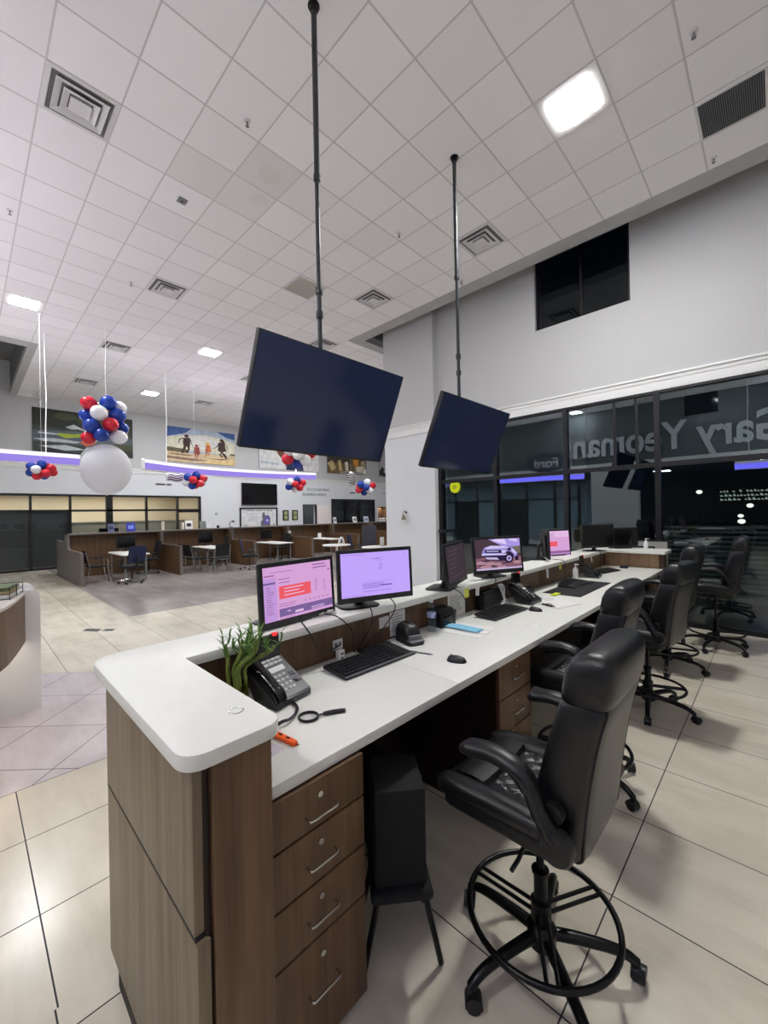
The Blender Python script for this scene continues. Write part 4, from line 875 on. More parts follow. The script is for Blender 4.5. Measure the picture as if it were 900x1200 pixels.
# ================================================================== CEILING FITTINGS
M_vent = pm('diffuser white', (214, 212, 212), .5, mott=.02); M_vd = pm('duct dark', (28, 28, 30), .8); M_thr = pm('throat grey', (104, 102, 102), .7)
def diffuser(label, x, y):
    d = thing('ceiling_diffuser', label, 'vent', (x, y, ZC), 0, 'square supply diffusers in the ceiling')
    def sq(h, z): return [(-h, -h, z), (h, -h, z), (h, h, z), (-h, h, z)]
    b = MB(); b.loft([sq(.303, 0), sq(.303, -.006), sq(.262, -.012), sq(.255, .0), sq(.255, -.001)], caps=False); b.build('frame', M_vent, d, smooth=0)
    b = MB(); b.loft([sq(.262, -.0005), sq(.262, -.003)]); b.build('throat', M_thr, d, smooth=0)
    for h, k in ((.222, 0), (.152, 1)):
        b = MB(); b.loft([sq(h, -.022-.012*k), sq(h-.052, -.004-.01*k), sq(h-.054, -.007-.01*k), sq(h-.004, -.027-.012*k), sq(h, -.022-.012*k)], caps=False); b.build('vane', M_vent, d, smooth=0)
    b = MB(); b.loft([sq(.09, -.044), sq(.09, -.04), sq(.075, -.004)]); b.build('centre_plate', M_vent, d, smooth=0)
for lb, x, y in (('large near square ceiling diffuser at upper left', -5.138, .893), ('square ceiling diffuser beyond the near large one, left of stains', -8.186, 2.722), ('square ceiling diffuser above the red and blue balloon column', -11.844, 2.722),
                 ('small far ceiling diffuser nearest the kayak picture', -15.49, 2.722), ('square ceiling diffuser between the two hanging poles', -5.748, 5.77), ('square ceiling diffuser right of the farther hanging pole', -3.31, 5.77),
                 ('small far ceiling diffuser above the family beach picture', -15.49, 6.38), ('ceiling diffuser right behind the nearer hanging pole', -8.186, 6.38), ('small ceiling diffuser just left of the nearer television', -11.844, 6.38)): diffuser(lb, x, y)
def grille(label, x, y, h, n, mt, dk=None):
    d = thing('return_grille', label, 'vent', (x, y, ZC))
    b = MB()
    for q in ((-h-.03, h+.03, h, h+.03), (-h-.03, h+.03, -h-.03, -h), (-h-.03, -h, -h, h), (h, h+.03, -h, h)): b.box(*q, -.012, .0)
    b.build('frame', M_vent, d, smooth=0)
    b = MB(); b.box(-h, h, -h, h, -.003, -.0005); b.build('duct', dk or M_vd, d, smooth=0)
    for k in range(n):
        xx = -h+2*h*(k+.5)/n; b = MB(); b.box(-.0025, .0025, -h, h, -.016, -.004, X=Matrix.Translation((xx, 0, 0)) @ Matrix.Rotation(R(30), 4, 'Y')); b.build('blade', mt, d, smooth=0)
grille('slotted grey return grille in ceiling at upper right corner', -.28, 5.79, .265, 30, M_grey)
grille('flat grey return grille left of the nearer pole', -6.375, 4.55, .27, 34, pm('grille grey', (214, 212, 204), .6), pm('grille back', (190, 188, 180), .7))
for lb, x, y in (('sprinkler head nearest the slotted return grille', -.47, 4.64), ('sprinkler head at ceiling edge below the slotted grille', -.49, 6.48), ('sprinkler head between near diffuser and nearer pole', -4.08, 2.2), ('sprinkler head left of the farther pole', -4.11, 4.71),
                 ('sprinkler head at ceiling edge beside the farther pole', -4.15, 6.5), ('tiny far sprinkler head beside the second diffuser', -8.41, 2.18), ('sprinkler head at the left picture edge', -7.58, .5)):
    d = thing('sprinkler_head', lb, 'sprinkler', (x, y, ZC), 0, 'fire sprinklers in the ceiling')
    b = MB(); b.lathe([(.002, .01), (.038, .01), (.034, -.01), (.002, -.012)], n=20); b.build('escutcheon', M_vent, d)
    b = MB(); b.cyl((0, 0, -.01), (0, 0, -.03), .009); b.tube([(-.012, 0, -.03), (-.014, 0, -.045), (0, 0, -.056), (.014, 0, -.045), (.012, 0, -.03)], .003, 6); b.lathe([(.001, -.058), (.02, -.058), (.02, -.061), (.001, -.061)], n=16); b.build('head', M_grey, d)
d = thing('ceiling_sensor', 'small square grey sensor on a ceiling tile', 'sensor', (-5.744, 2.117, ZC))
b = MB(); b.box(-.055, .055, -.055, .055, -.014, 0, .004); b.build('body', M_grey, d)
b = MB(); b.lathe([(.001, -.024), (.018, -.022), (.026, -.013)], n=16); b.build('lens', M_dgrey, d)
# ceiling lights: lens set in one tile
LS = 188
M_lens = em('light lens', (250, 252, 255), LS); M_lens2 = em('light lens new lamp', (252, 252, 252), LS*1.75)
def troffer(label, x, y):
    d = thing('ceiling_light', label, 'ceiling light', (x, y, ZC), 0, 'square ceiling lights')
    b = MB(); h = .205
    for q in ((-.3, .3, h, .3), (-.3, .3, -.3, -h), (-.3, -h, -h, h), (h, .3, -h, h)): b.box(*q, -.006, 0)
    b.build('frame', M_vent, d, smooth=0)
    b = MB(); b.box(-h, h, -h, h, -.012, -.001, .003); b.build('diffuser_lens', M_lens2 if 'upper right' in label else M_lens, d, smooth=0)
LX = [('bright square ceiling light at upper right of the photo', -1.48, 4.55), ('far left ceiling light beside the dark ceiling recess', -10.624, .893), ('ceiling light left of the nearer television', -10.624, 4.55), ('farthest ceiling light, above the balloon column', -15.5, 4.55),
      ('ceiling light hidden behind the nearer television', -10.624, 8.2), ('far ceiling light hidden behind the nearer television', -15.5, 8.2), ('ceiling light behind the white pier', -10.624, 11.86), ('far ceiling light behind the pier', -15.5, 11.86),
      ('ceiling light over the far end of the hall', -13.06, 16.7), ('ceiling light behind the camera near the storefront', -1.48, -2.77), ('ceiling light behind the camera over the middle', -6.35, -3.98)]
for q in LX: troffer(*q)
# ================================================================== LED RIBBONS
E_vio, E_strip = em('ribbon violet', (160, 140, 236), .95), em('ribbon strip', (232, 224, 255), 1.6)
E_fill = em('added ceiling fill', (246, 244, 255), 42)  # hidden glow added on top of the ribbons to brighten the ceiling
E_fill2 = em('added ceiling fill strong', (250, 248, 255), 150)  # stronger added glow for the ribbons behind the camera
E_vio2 = em('ribbon violet strong', (120, 112, 255), 6)
def ribbon(label, pts, z0, z1, drops=(), up=None):
    d = thing('led_ribbon', label, 'light', (pts[0][0], pts[0][1], z0), 0, 'hanging light ribbons')
    P = cr([(a, c_, 0) for a, c_ in pts], 8); n_ = len(P); nr = []
    for i in range(n_):
        t_ = (P[min(i+1, n_-1)]-P[max(i-1, 0)]).normalized(); nr.append(V((t_.y, -t_.x, 0)))
    def band(o0, o1, za, zb): return [[(P[i].x+nr[i].x*o0, P[i].y+nr[i].y*o0, za), (P[i].x+nr[i].x*o1, P[i].y+nr[i].y*o1, za), (P[i].x+nr[i].x*o1, P[i].y+nr[i].y*o1, zb), (P[i].x+nr[i].x*o0, P[i].y+nr[i].y*o0, zb)] for i in range(n_)]
    b = MB(); b.loft(band(-.12, 0, z0, z1)); b.build('fascia', M_trim, d, w=1)
    b = MB(); b.loft(band(0, .006, z0+.015, z1-.1)); b.build('violet_face', E_vio2 if up else E_vio, d, w=1)
    b = MB(); b.loft(band(0, .012, z1-.09, z1-.03)); b.build('white_strip', E_strip, d, w=1)
    b = MB(); b.loft(band(-.1, -.04, z1, z1+.004)); b.build('added_up_fill', up or E_fill, d, w=1)
    for x, y in drops:
        b = MB(); b.tube(cr([(x-.05, y, z1), (x-.05+.02*random.random(), y, z1+.6), (x-.05-.03*random.random(), y+.02, z1+1.3), (x-.04, y, z1+2), (x-.05, y, ZC)], 5), .011, 6); b.build('cord', M_white, d, w=1)
ribbon('violet light ribbon at left, behind the white giant balloon', [(-12.1, -2.6), (-12.02, -1.0), (-12.05, .6), (-12.12, 1.98)], 3.06, 3.33, [(-12.06, 1.35), (-12.05, -1.6)])
ribbon('long curved violet light ribbon under the beach picture', [(-12.2, 3.42), (-12.7, 4.4), (-13.0, 5.5), (-13.05, 7.2), (-12.8, 8.4), (-12.5, 9.28)], 3.08, 3.36, [(-12.5, 4.07), (-12.75, 8.6)])
ribbon('violet light ribbon behind the camera, seen reflected in glass', [(-5.6, -2.6), (-6.6, -2.2), (-7.8, -2.0), (-9.2, -1.8)], 3.0, 3.3, [(-6.0, -2.4), (-8.8, -1.9)], E_fill2)
ribbon('second violet light ribbon behind the camera, nearer right wall', [(3.2, -2.9), (1.6, -3.2), (0.2, -3.3), (-1.0, -3.2)], 3.0, 3.3, [(2.8, -3.0), (-.6, -3.25)], E_fill2)
# ================================================================== BALLOONS
BR, BB, BW = pm('balloon red', (206, 34, 52), .22, mott=.04), pm('balloon blue', (24, 62, 160), .22, mott=.04), pm('balloon white', (240, 240, 242), .25, mott=.02)
t = NT('white latex'); a_ = t.n('ShaderNodeBsdfDiffuse'); a_.inputs[0].default_value = (.86, .86, .88, 1); q_ = t.n('ShaderNodeBsdfTranslucent'); q_.inputs[0].default_value = (.9, .9, .92, 1); m_ = t.n('ShaderNodeMixShader'); m_.inputs[0].default_value = .45
t.l(a_.outputs[0], m_.inputs[1]); t.l(q_.outputs[0], m_.inputs[2]); t.l(m_.outputs[0], t.out.inputs[0]); M_lat = t.m
BC = {'r': BR, 'b': BB, 'w': BW, 'g': M_lat}
def balloon(parent, c, r, k, name='balloon', el=1.12, away=None, tp=.1):
    b = MB(); ax = (V(c)-V(away)).normalized() if away and (V(c)-V(away)).length > .01 else V((0, 0, 1))
    q = V((0, 0, 1)).rotation_difference(ax).to_matrix().to_4x4()
    X = Matrix.Translation(c) @ q
    prof = [(r*math.sin(a)*(1-tp*max(0, math.cos(a))), -r*el*math.cos(a)) for a in [PI-PI*j/14 for j in range(15)]]
    b.lathe([(max(.001, p_[0]), p_[1]) for p_ in prof], n=20, X=X)
    b.lathe([(.02, -r*el-.02), (.006, -r*el+.004)], n=8, X=X)
    o = b.build(name, BC[k], parent); o['label'] = {'r': 'red balloon', 'b': 'blue balloon', 'w': 'white balloon', 'g': 'giant white balloon'}[k]
bc = thing('balloon_column', 'red white and blue balloons stacked on one giant white balloon', 'balloons', (-10.6, 2.21, 2.36))
balloon(bc, (0, 0, .49), .485, 'g', 'giant_balloon', 1.14, tp=.03)
for k, y, z, r, dx in (('r', 1.9, 4.23, .15, .1), ('b', 2.23, 4.29, .16, .16), ('w', 2.45, 4.25, .15, .0), ('b', 1.87, 3.98, .14, .02), ('w', 2.05, 4.03, .165, .22), ('b', 2.39, 4.04, .165, .14), ('b', 1.93, 3.75, .16, .16), ('r', 2.25, 3.81, .152, .24), ('b', 2.49, 3.79, .14, .04), ('b', 2.08, 3.56, .15, .24), ('r', 1.88, 3.5, .13, .08), ('w', 2.42, 3.57, .155, .14), ('r', 2.2, 4.1, .15, -.2), ('b', 2.3, 3.7, .15, -.18), ('w', 2.0, 3.6, .15, -.2)):
    balloon(bc, (dx, y-2.21, z-2.36), r, k, away=(0, 0, (z-2.36)*.92+.1))
b = MB(); b.tube(cr([(0, .02, 1.9), (.01, 0, 2.6), (-.01, .02, 3.2), (0, 0, ZC-2.36)], 5), .005, 5); b.build('string', M_white, bc)
def cluster(label, c, r, cols, hang=True):
    d = thing('balloon_cluster', label, 'balloons', c, 0, 'small balloon clusters')
    n_ = len(cols)
    for i, k in enumerate(cols):
        a = i*2.4; z = 1-2*(i+.5)/n_; q = math.sqrt(1-z*z)*r; balloon(d, (q*math.cos(a), q*math.sin(a)*1.1, z*r*.72), r*.52, k, away=(0, 0, 0))
    if hang:
        b = MB(); b.tube([(0, 0, 0), (0, 0, ZC-c[2]-.002)], .003, 5); b.build('string', M_white, d)
cluster('small balloon cluster under the left violet ribbon', (-11, 1.15, 2.80), .17, 'brbrwwrbrbr')
cluster('small balloon cluster beside the little flag balloon', (-12.3, 4.76, 2.84), .22, 'bbbrrrwwrrb')
cluster('small balloon cluster right of the dark wall television', (-12.4, 8.3, 2.87), .24, 'bwwrrrbbrw')
cluster('larger balloon cluster peeking below the nearer hanging television', (-10.5, 7.16, 3.6), .34, 'bbwrbwrrwb')
cluster('small balloon cluster nearest the white pier', (-13, 12.3, 2.93), .3, 'wbbrrbbrwb')
f_ = thing('foil_balloon', 'black and white striped foil balloon near white pier', 'balloon', (-12, 10.6, 2.8))
b = MB(); b.sph((0, 0, .34), .1, .2, .3, 20, 14); k_ = b.build('balloon', None or pm('foil white', (226, 222, 224), .2, metal=.3), f_)
for k in range(5):
    b = MB(); b.tube([(.104*math.cos(a)*math.sqrt(max(0, 1-((k-2)*.3)**2)), .206*math.sin(a)*math.sqrt(max(0, 1-((k-2)*.3)**2)), .34+(k-2)*.09-.05*math.sin(a)) for a in [2*PI*i/24 for i in range(24)]], .018, 6, closed=True); b.build('stripe', M_blk, f_)
b = MB(); b.tube([(0, 0, .62), (0, 0, ZC-2.8)], .003, 5); b.build('string', M_white, f_)
g_ = thing('flag_balloon', 'striped flag shaped balloon hanging below the long ribbon', 'balloon', (-12.6, 4.3, 2.79))
b = MB(); b.loft([[(.05*math.sin(PI*i/8)*sg, -.22+.44*j/10, .02+.24*i/8+.02*math.sin(j*.8)) for i in range(9) for sg in (1,)]+[(-.05*math.sin(PI*i/8), -.22+.44*j/10, .02+.24*i/8+.02*math.sin(j*.8)) for i in range(7, 0, -1)] for j in range(11)]); b.build('body', BW, g_)
for k in range(3):
    b = MB(); b.tube([(.047+.012*math.sin(PI*k/3), -.2+.4*j/10, .06+k*.07+.02*math.sin(j*.8)) for j in range(11)], .014, 6); b.build('stripe', pm('stripe purple', (84, 46, 96), .4), g_)
b = MB(); b.tube([(0, 0, .24), (0, 0, .3)], .003, 5); b.build('string', M_white, g_)
# ================================================================== PICTURES ON THE FAR WALL
def canvas(label, y0, y1, z0, z1, mats, shapes, name='wall_picture'):
    d = thing(name, label, 'picture', (XF, (y0+y1)/2, z0), 0, 'large pictures on the far wall')
    b = MB(); b.box(XF, XF+.04, y0, y1, z0, z1); b.build('canvas', M_dgrey, d, w=1, smooth=0)
    b = MB(); b.art((XF+.041, y0, z0), (0, y1-y0, 0), (0, 0, z1-z0), [(0, [(0, 0), (1, 0), (1, 1), (0, 1)])]+shapes, .0012); b.build('print', mats, d, w=1, smooth=0, recalc=False)
def P_(*cs): return [pm('print %d %d %d' % c_, c_, .6, mott=.42, sc=5) for c_ in cs]
kay = [(1, [(0, .62), (.25, .58), (.5, .66), (.8, .6), (1, .55), (1, 0), (0, 0)]), (2, [(0, .5), (.5, .55), (1, .48), (1, .2), (0, .24)]), (3, [(0, .3), (.2, .34), (.45, .3), (.4, .26), (.1, .25)]), (3, [(.05, .14), (.3, .2), (.5, .12), (.3, .07)]), (3, [(.05, .46), (.3, .45), (.32, .42), (.05, .42)]), (6, [(.1, .1), (.4, .04), (.6, .1), (.5, 0), (.12, 0)]),
       (0, circ(.12, .84, .1, .1, 12)), (7, circ(.3, .86, .12, .08, 12)), (7, circ(.55, .8, .14, .1, 12)), (7, circ(.88, .78, .1, .12, 12)), (4, [(.22, .42), (.3, .36), (.42, .4), (.5, .46), (.46, .5), (.36, .47), (.24, .47)]), (4, [(.4, .42), (.55, .46), (.6, .52), (.45, .5)]), (3, [(.3, .62), (.36, .58), (.42, .6), (.5, .57), (.44, .64), (.38, .7), (.34, .66)]),
       (5, [(.44, .28), (.5, .2), (.58, .26), (.62, .4), (.54, .46), (.47, .38)]), (3, [(.44, 0), (.5, .18), (.58, .22), (.66, .1), (.62, 0)]), (2, [(.5, .02), (.54, .16), (.6, .14), (.6, .02)]), (8, circ(.9, .62, .05, .08, 10)), (7, [(.7, .3), (1, .35), (1, 0), (.7, 0)]), (0, [(.8, .2), (1, .18), (1, 0), (.76, 0)])]
canvas('picture of a yellow-green kayak on dark river water', 1.72, 4.8, 4.18, 5.74, P_((40, 46, 34), (58, 66, 58), (84, 96, 104), (190, 196, 198), (158, 172, 48), (206, 92, 62), (30, 34, 40), (66, 74, 44), (150, 96, 60)), kay)
def fig(x, y, s, m, pose=1, dress=0):
    o = [(m, circ(x, y+s*.43, s*.05, s*.075, 12))]
    o.append((m, [(x-s*.075, y+s*.34), (x+s*.075, y+s*.36), (x+s*.085, y+s*.1), (x+s*(.12 if dress else .07), y-s*.06), (x-s*(.1 if dress else .07), y-s*.06), (x-s*.085, y+s*.1)]))
    o.append((m, [(x-s*.07, y-s*.04), (x-s*.0, y-s*.04), (x-s*.04*pose, y-s*.22), (x-s*.09*pose, y-s*.4), (x-s*.13*pose, y-s*.38), (x-s*.09*pose, y-s*.2)]))
    o.append((m, [(x+s*.0, y-s*.04), (x+s*.07, y-s*.04), (x+s*.07*pose, y-s*.2), (x+s*.01*pose, y-s*.36), (x-s*.03*pose, y-s*.33), (x+s*.03*pose, y-s*.19)]))
    return o
def arm(m, x0, y0, x1, y1, x2, y2, w=.007):
    return [(m, [(x0-w, y0+w), (x0+w, y0-w*.5), (x1+w, y1-w), (x2+w*.5, y2-w), (x2-w*.5, y2+w), (x1-w, y1+w)])]
fam = [(1, [(0, 1), (.35, 1), (.25, .85), (0, .7)]), (1, [(.72, 1), (1, 1), (1, .8), (.85, .86)]), (2, [(.0, .7), (.3, .8), (.55, .86), (.85, .78), (1, .7), (1, .3), (0, .4)]), (5, circ(.5, .62, .24, .2, 20)), (3, [(0, .42), (.3, .38), (.3, .24), (0, .26)]), (3, [(.93, .36), (1, .37), (1, .3), (.9, .32)]), (4, [(0, .3), (.3, .27), (.6, .3), (1, .3), (1, 0), (0, 0)]), (6, [(0, .16), (.35, .13), (.6, .1), (.35, .05), (0, .1)]), (6, [(.05, .25), (.4, .22), (.3, .19), (.05, .21)]), (6, [(.55, .16), (.9, .2), (.8, .14)]), (8, [(.5, .08), (1, .16), (1, .02), (.6, .02)])] \
    + fig(.27, .5, .62, 7) + arm(7, .22, .7, .17, .64, .16, .52) + arm(7, .32, .68, .34, .55, .36, .47) + fig(.41, .3, .5, 9, .6, 1) + arm(9, .38, .44, .36, .46, .345, .47) + arm(9, .45, .42, .5, .34, .55, .3) + fig(.58, .4, .46, 10, .7, 1) + arm(10, .6, .5, .64, .49, .69, .49) + arm(9, .56, .44, .55, .36, .55, .31) + [(11, circ(.575, .6, .03, .055, 12))] + fig(.79, .46, .66, 7, -1, 1) + arm(7, .75, .66, .72, .56, .68, .49) + arm(7, .83, .68, .87, .6, .88, .48) + [(7, [(.77, .76), (.83, .74), (.84, .62), (.8, .66)])]
canvas('picture of a family leaping hand in hand on a beach', 6.07, 9.1, 4.18, 5.7, P_((178, 190, 206), (62, 92, 150), (232, 224, 196), (98, 90, 66), (214, 190, 150), (248, 242, 222), (140, 110, 92), (66, 38, 34), (232, 196, 136), (150, 62, 58), (206, 112, 70), (232, 176, 70)), fam)
canvas('picture with a bright white left side and a dark haired figure', 10.37, 14.06, 4.18, 5.7, P_((232, 228, 222), (122, 70, 46), (34, 42, 84), (206, 146, 92), (180, 190, 200)), [(3, [(.3, .9), (.42, 1), (.6, .95), (.62, .4), (.45, .1), (.34, .4)]), (1, [(.27, .62), (.36, .75), (.5, .6), (.48, .3), (.42, .1), (.38, .3), (.3, .5)]), (2, [(.42, .0), (.44, .3), (.56, .4), (.7, .3), (.72, 0)]), (4, [(.02, .25), (.3, .2), (.3, .14), (.02, .18)])])
canvas('golden brown landscape picture right of the nearer hanging television', 14.7, 17.78, 4.18, 5.72, P_((112, 92, 58), (64, 56, 40), (196, 174, 122), (222, 214, 196), (226, 150, 52), (150, 150, 140)), [(1, [(0, .7), (1, .75), (1, .45), (0, .4)]), (2, [(0, .38), (.12, .5), (.2, .2), (.1, .08)]), (2, [(.25, .5), (.32, .55), (.36, .15), (.28, .1)]), (3, [(.42, .45), (.5, .5), (.52, .1), (.45, .08)]), (4, [(.62, .6), (.8, .62), (.78, .35), (.66, .34)]), (3, [(.7, .3), (.9, .38), (1, .2), (1, .05), (.74, .08)]), (5, [(.3, .1), (.7, .14), (1, .05), (1, 0), (.3, 0)]), (2, [(.84, .55), (.95, .6), (.93, .42), (.85, .4)])])
canvas('black and white picture partly hidden by the white pier', 18.98, 21.5, 4.18, 5.06, P_((200, 200, 200), (44, 44, 46), (112, 112, 114)), [(1, [(0, .4), (.1, .8), (.2, .5), (.3, .9), (.4, .2), (.2, 0), (0, .1)]), (2, [(.4, .7), (.6, .9), (.8, .5), (.6, .2)]), (0, circ(.2, .4, .05, .12, 10))])
d = thing('wall_television', 'black switched-off television on far white wall', 'television', (XF, 10.36, 2.31))
b = MB(); b.box(.04, .1, -.965, .965, 0, 1.08, .008); b.build('casing', M_blk, d)
b = MB(); b.box(.0995, .102, -.945, .945, .03, 1.06); b.build('screen', M_off, d, smooth=0)
b = MB(); b.box(0, .05, -.3, .3, .3, .8); b.build('wall_bracket', M_dgrey, d, smooth=0)
d = thing('framed_poster', 'black framed white poster below the wall television', 'poster', (XF, 10.33, 1.12))
b = MB()
for q in ((-1.03, 1.03, .99, 1.06), (-1.03, 1.03, 0, .07), (-1.03, -.96, .07, .99), (.96, 1.03, .07, .99)): b.box(.0, .04, *q)
b.build('frame', M_blk, d, smooth=0)
b = MB(); r_ = random.Random(4)
shp = [(0, [(0, 0), (1, 0), (1, 1), (0, 1)])]
for x0, w_ in ((.14, .24), (.42, .16), (.62, .06), (.72, .06), (.8, .08)): shp.append(rc(2, x0, .89, x0+w_, .93))
for k in range(5): shp += [rc(1, .18+.02*r_.random(), .76-.1*k, .44+.06*r_.random(), .775-.1*k)]
shp += [(2, [(.54, 0), (.55, .3), (.6, .42), (.58, .62), (.6, .8), (.66, .82), (.67, .66), (.78, .64), (.82, .5), (.82, 0)]), (3, [(.62, .32), (.7, .58), (.8, .58), (.8, .2), (.68, .16)]), (4, circ(.73, .37, .035, .06, 12)), (1, circ(.12, .12, .07, .06, 10)), (1, circ(.92, .12, .05, .05, 10))]
b.art((.012, -.96, .07), (0, 1.92, 0), (0, 0, .92), shp, .0012); b.build('print', P_((238, 238, 240), (180, 180, 184), (112, 110, 118), (112, 96, 190), (226, 220, 250)), d, smooth=0, recalc=False)
for k, (y0, y1) in enumerate(((11.69, 12.04), (12.26, 12.62))):
    d = thing('framed_notice', ['black framed green notice nearer the wall television', 'black framed green notice nearer the white door'][k], 'notice', (XF, (y0+y1)/2, 1.5), 0, 'framed notices on the far wall')
    b = MB(); b.box(0, .03, -.18, .18, 0, .54, .005); b.build('frame', M_blk, d)
    b = MB(); b.box(.0295, .032, -.11, .11, .05, .25); b.box(.0295, .032, -.11, .11, .29, .48); b.build('print', pm('notice green', (160, 172, 118), .5), d, smooth=0)
b = MB(); text_mb(b, 'ACCOUNTING', .235, basis((XF+.012, 13.24, 3.1), (0, 1, 0), (0, 0, 1)), .02); text_mb(b, 'BUSINESS OFFICE', .215, basis((XF+.012, 12.95, 2.83), (0, 1, 0), (0, 0, 1)), .02)
M_let = pm('brushed letters', (158, 162, 162), .4)
tag(b.build('wall_lettering', M_let, smooth=0), 'pale grey accounting and business office letters on the far wall', 'sign')
for lb, y0, z, n_ in (('small dark lettering line above the far storefront', 5.63, 3.14, 11), ('small dark lettering line below the striped foil balloon', 16.4, 3.02, 8), ('pale lettering at the far wall beside white pier', 19.3, 3.05, 4)):
    b = MB(); y_ = y0
    for k in range(n_):
        if k == 7 and n_ == 11: y_ += .05
        w_ = random.uniform(.03, .055); b.box(XF, XF+.015, y_, y_+w_, z, z+.075); y_ += w_+.012
    tag(b.build('wall_lettering', M_dgrey if n_ > 4 else M_let, smooth=0), lb, 'sign')
d = thing('thermostat', 'small round grey thermostat on wall beside far storefront', 'thermostat', (XF, 8.17, 1.9))
b = MB(); b.lathe([(.001, .0), (.055, .0), (.055, .02), (.04, .03), (.001, .03)], n=20, ax='x'); b.build('body', M_grey, d)
b = MB(); b.lathe([(.001, .031), (.025, .031)], n=14, ax='x'); b.lathe([(.001, .03), (.025, .03), (.025, .033), (.001, .033)], n=14, ax='x'); b.build('dial', M_white, d)
# wall bell on the pier
d = thing('wall_bell', 'small brass bell with a rope mounted on the white pier', 'bell', (-6.3, 7.28, 1.62))
b = MB(); b.tube(cr([(0, 0, .16), (0, -.06, .2), (0, -.1, .17), (0, -.1, .11)], 5), .008, 8); b.lathe([(.03, -.01), (.03, 0), (.001, 0)], (0, 0, .16), 12, 'y'); b.build('bracket', M_bmet, d)
b = MB(); b.lathe([(.008, .12), (.02, .115), (.035, .08), (.045, .03), (.065, .0), (.06, .0), (.04, .03), (.02, .1)], (0, -.1, -.01), 20); b.build('bell', pm('aged brass', (110, 100, 84), .3, metal=.9), d)
b = MB(); b.tube(cr([(0, -.1, .03), (.004, -.1, -.1), (-.004, -.1, -.22)], 5), .006, 6); b.build('rope', M_white, d)
b = MB(); b.lathe([(.001, 0), (.03, 0), (.03, -.02), (.001, -.025)], (-6.15, 7.28, 2.28), 16, 'y')
tag(b.build('wall_disc', M_trim), 'small white disc fixed to the pier above the bell', 'sensor')
# ================================================================== SERVICE COUNTER WITH CUBICLES
sc = thing('service_counter', 'long brown service counter with a raised grey ledge', 'counter', (-15.3, 11, 0))
b = MB(); b.box(-15.62, -15.12, 2.14, 20.6, 1.285, 1.335, .004); b.build('ledge', M_lam, sc, w=1)
b = MB(); b.box(-15.46, -15.4, 2.2, 20.6, 0, 1.285); b.build('back_panel', M_wood, sc, w=1)
b = MB(); b.prism([(-17.1, 0), (-13.16, 0), (-13.16, .85), (-13.24, .875), (-14.9, .875), (-15.08, .9), (-15.14, .97), (-15.14, 1.335), (-15.62, 1.335), (-15.62, 1.09), (-17.1, 1.09)], 2.14, 2.2, 'y'); b.build('end_panel', M_lam, sc, w=1)
for k, y in enumerate((4.62, 7.07, 9.52, 11.97, 14.42, 16.87)):
    lb = ['first', 'second', 'third', 'fourth', 'fifth', 'sixth'][k]
    d = thing('counter_partition', lb+' low wooden partition from the left along the service counter', 'partition', (-14.3, y, 0), 0, 'partitions between service cubicles')
    b = MB(); b.box(-15.38, -13.14, y-.03, y+.03, 0, .88); b.build('panel', M_wood, d, w=1)
    b = MB(); b.box(-15.38, -13.1, y-.04, y+.04, .88, .9); b.box(-13.14, -13.1, y-.04, y+.04, 0, .88); b.build('edge_trim', M_lam, d, w=1)
    b = MB(); b.box(-14.9, -14.78, y-.035, y+.035, .9, 1.284); b.build('post', M_lam, d, w=1)
    b = MB(); b.box(-15.38, -14.9, y-.02, y+.02, .9, 1.284); b.build('upper_panel', M_wood, d, w=1)
d = thing('privacy_panel', 'tall slate grey panel standing before the counter by the pier', 'panel', (-13.0, 12.5, 0))
b = MB(); b.box(-.03, .03, -.42, .42, .06, 1.26, .008); b.build('fabric', pm('slate fabric', (78, 78, 88), .9), d)
for s_ in (-.35, .35):
    b = MB(); b.box(-.16, .16, s_-.025, s_+.025, 0, .06, .006); b.build('foot', M_dgrey, d)
M_top = pm('white table top', (232, 230, 226), .35, mott=.02)
def table(label, x, y, w, dp, rz=0, round_=False):
    d = thing('table', label, 'table', (x, y, 0), rz, 'white topped customer tables')
    b = MB(); b.prism(circ(0, 0, w/2, dp/2, 36) if round_ else rrect(-w/2, w/2, -dp/2, dp/2, .06), .715, .745, 'z', bev=.004); b.build('tabletop', M_top, d)
    if round_:
        b = MB(); b.cyl((0, 0, .03), (0, 0, .715), .045, .04, 16); b.build('column', M_white, d)
        b = MB(); b.lathe([(.001, 0), (.27, 0), (.27, .015), (.05, .04), (.001, .04)], n=28); b.build('foot', M_steel, d)
    else:
        for sx in (-1, 1):
            for sy in (-1, 1):
                b = MB(); b.cyl((sx*(w/2-.12), sy*(dp/2-.09), 0), (sx*(w/2-.12), sy*(dp/2-.09), .715), .022); b.build('leg', M_grey, d)
table('white table in the first service cubicle from the left', -13.95, 3.42, 1.75, .7)
table('white table in the second service cubicle, ringed by chairs', -13.95, 5.88, 1.7, .62)
table('white table in the third cubicle below the framed poster', -13.95, 8.3, 1.7, .72)
table('white table in the fourth cubicle with a small paper holder', -13.95, 10.85, 1.5, .7)
table('round white showroom table holding a white tent card', -10.7, 8.75, .95, .95, 0, True)
table('white showroom table peeking over the lavender monitor', -9.0, 8.9, .8, .9, 0, True)
M_mesh = pm('navy mesh', (30, 40, 72), .8, mott=.2, sc=120); M_fab = pm('black fabric', (24, 24, 27), .85)
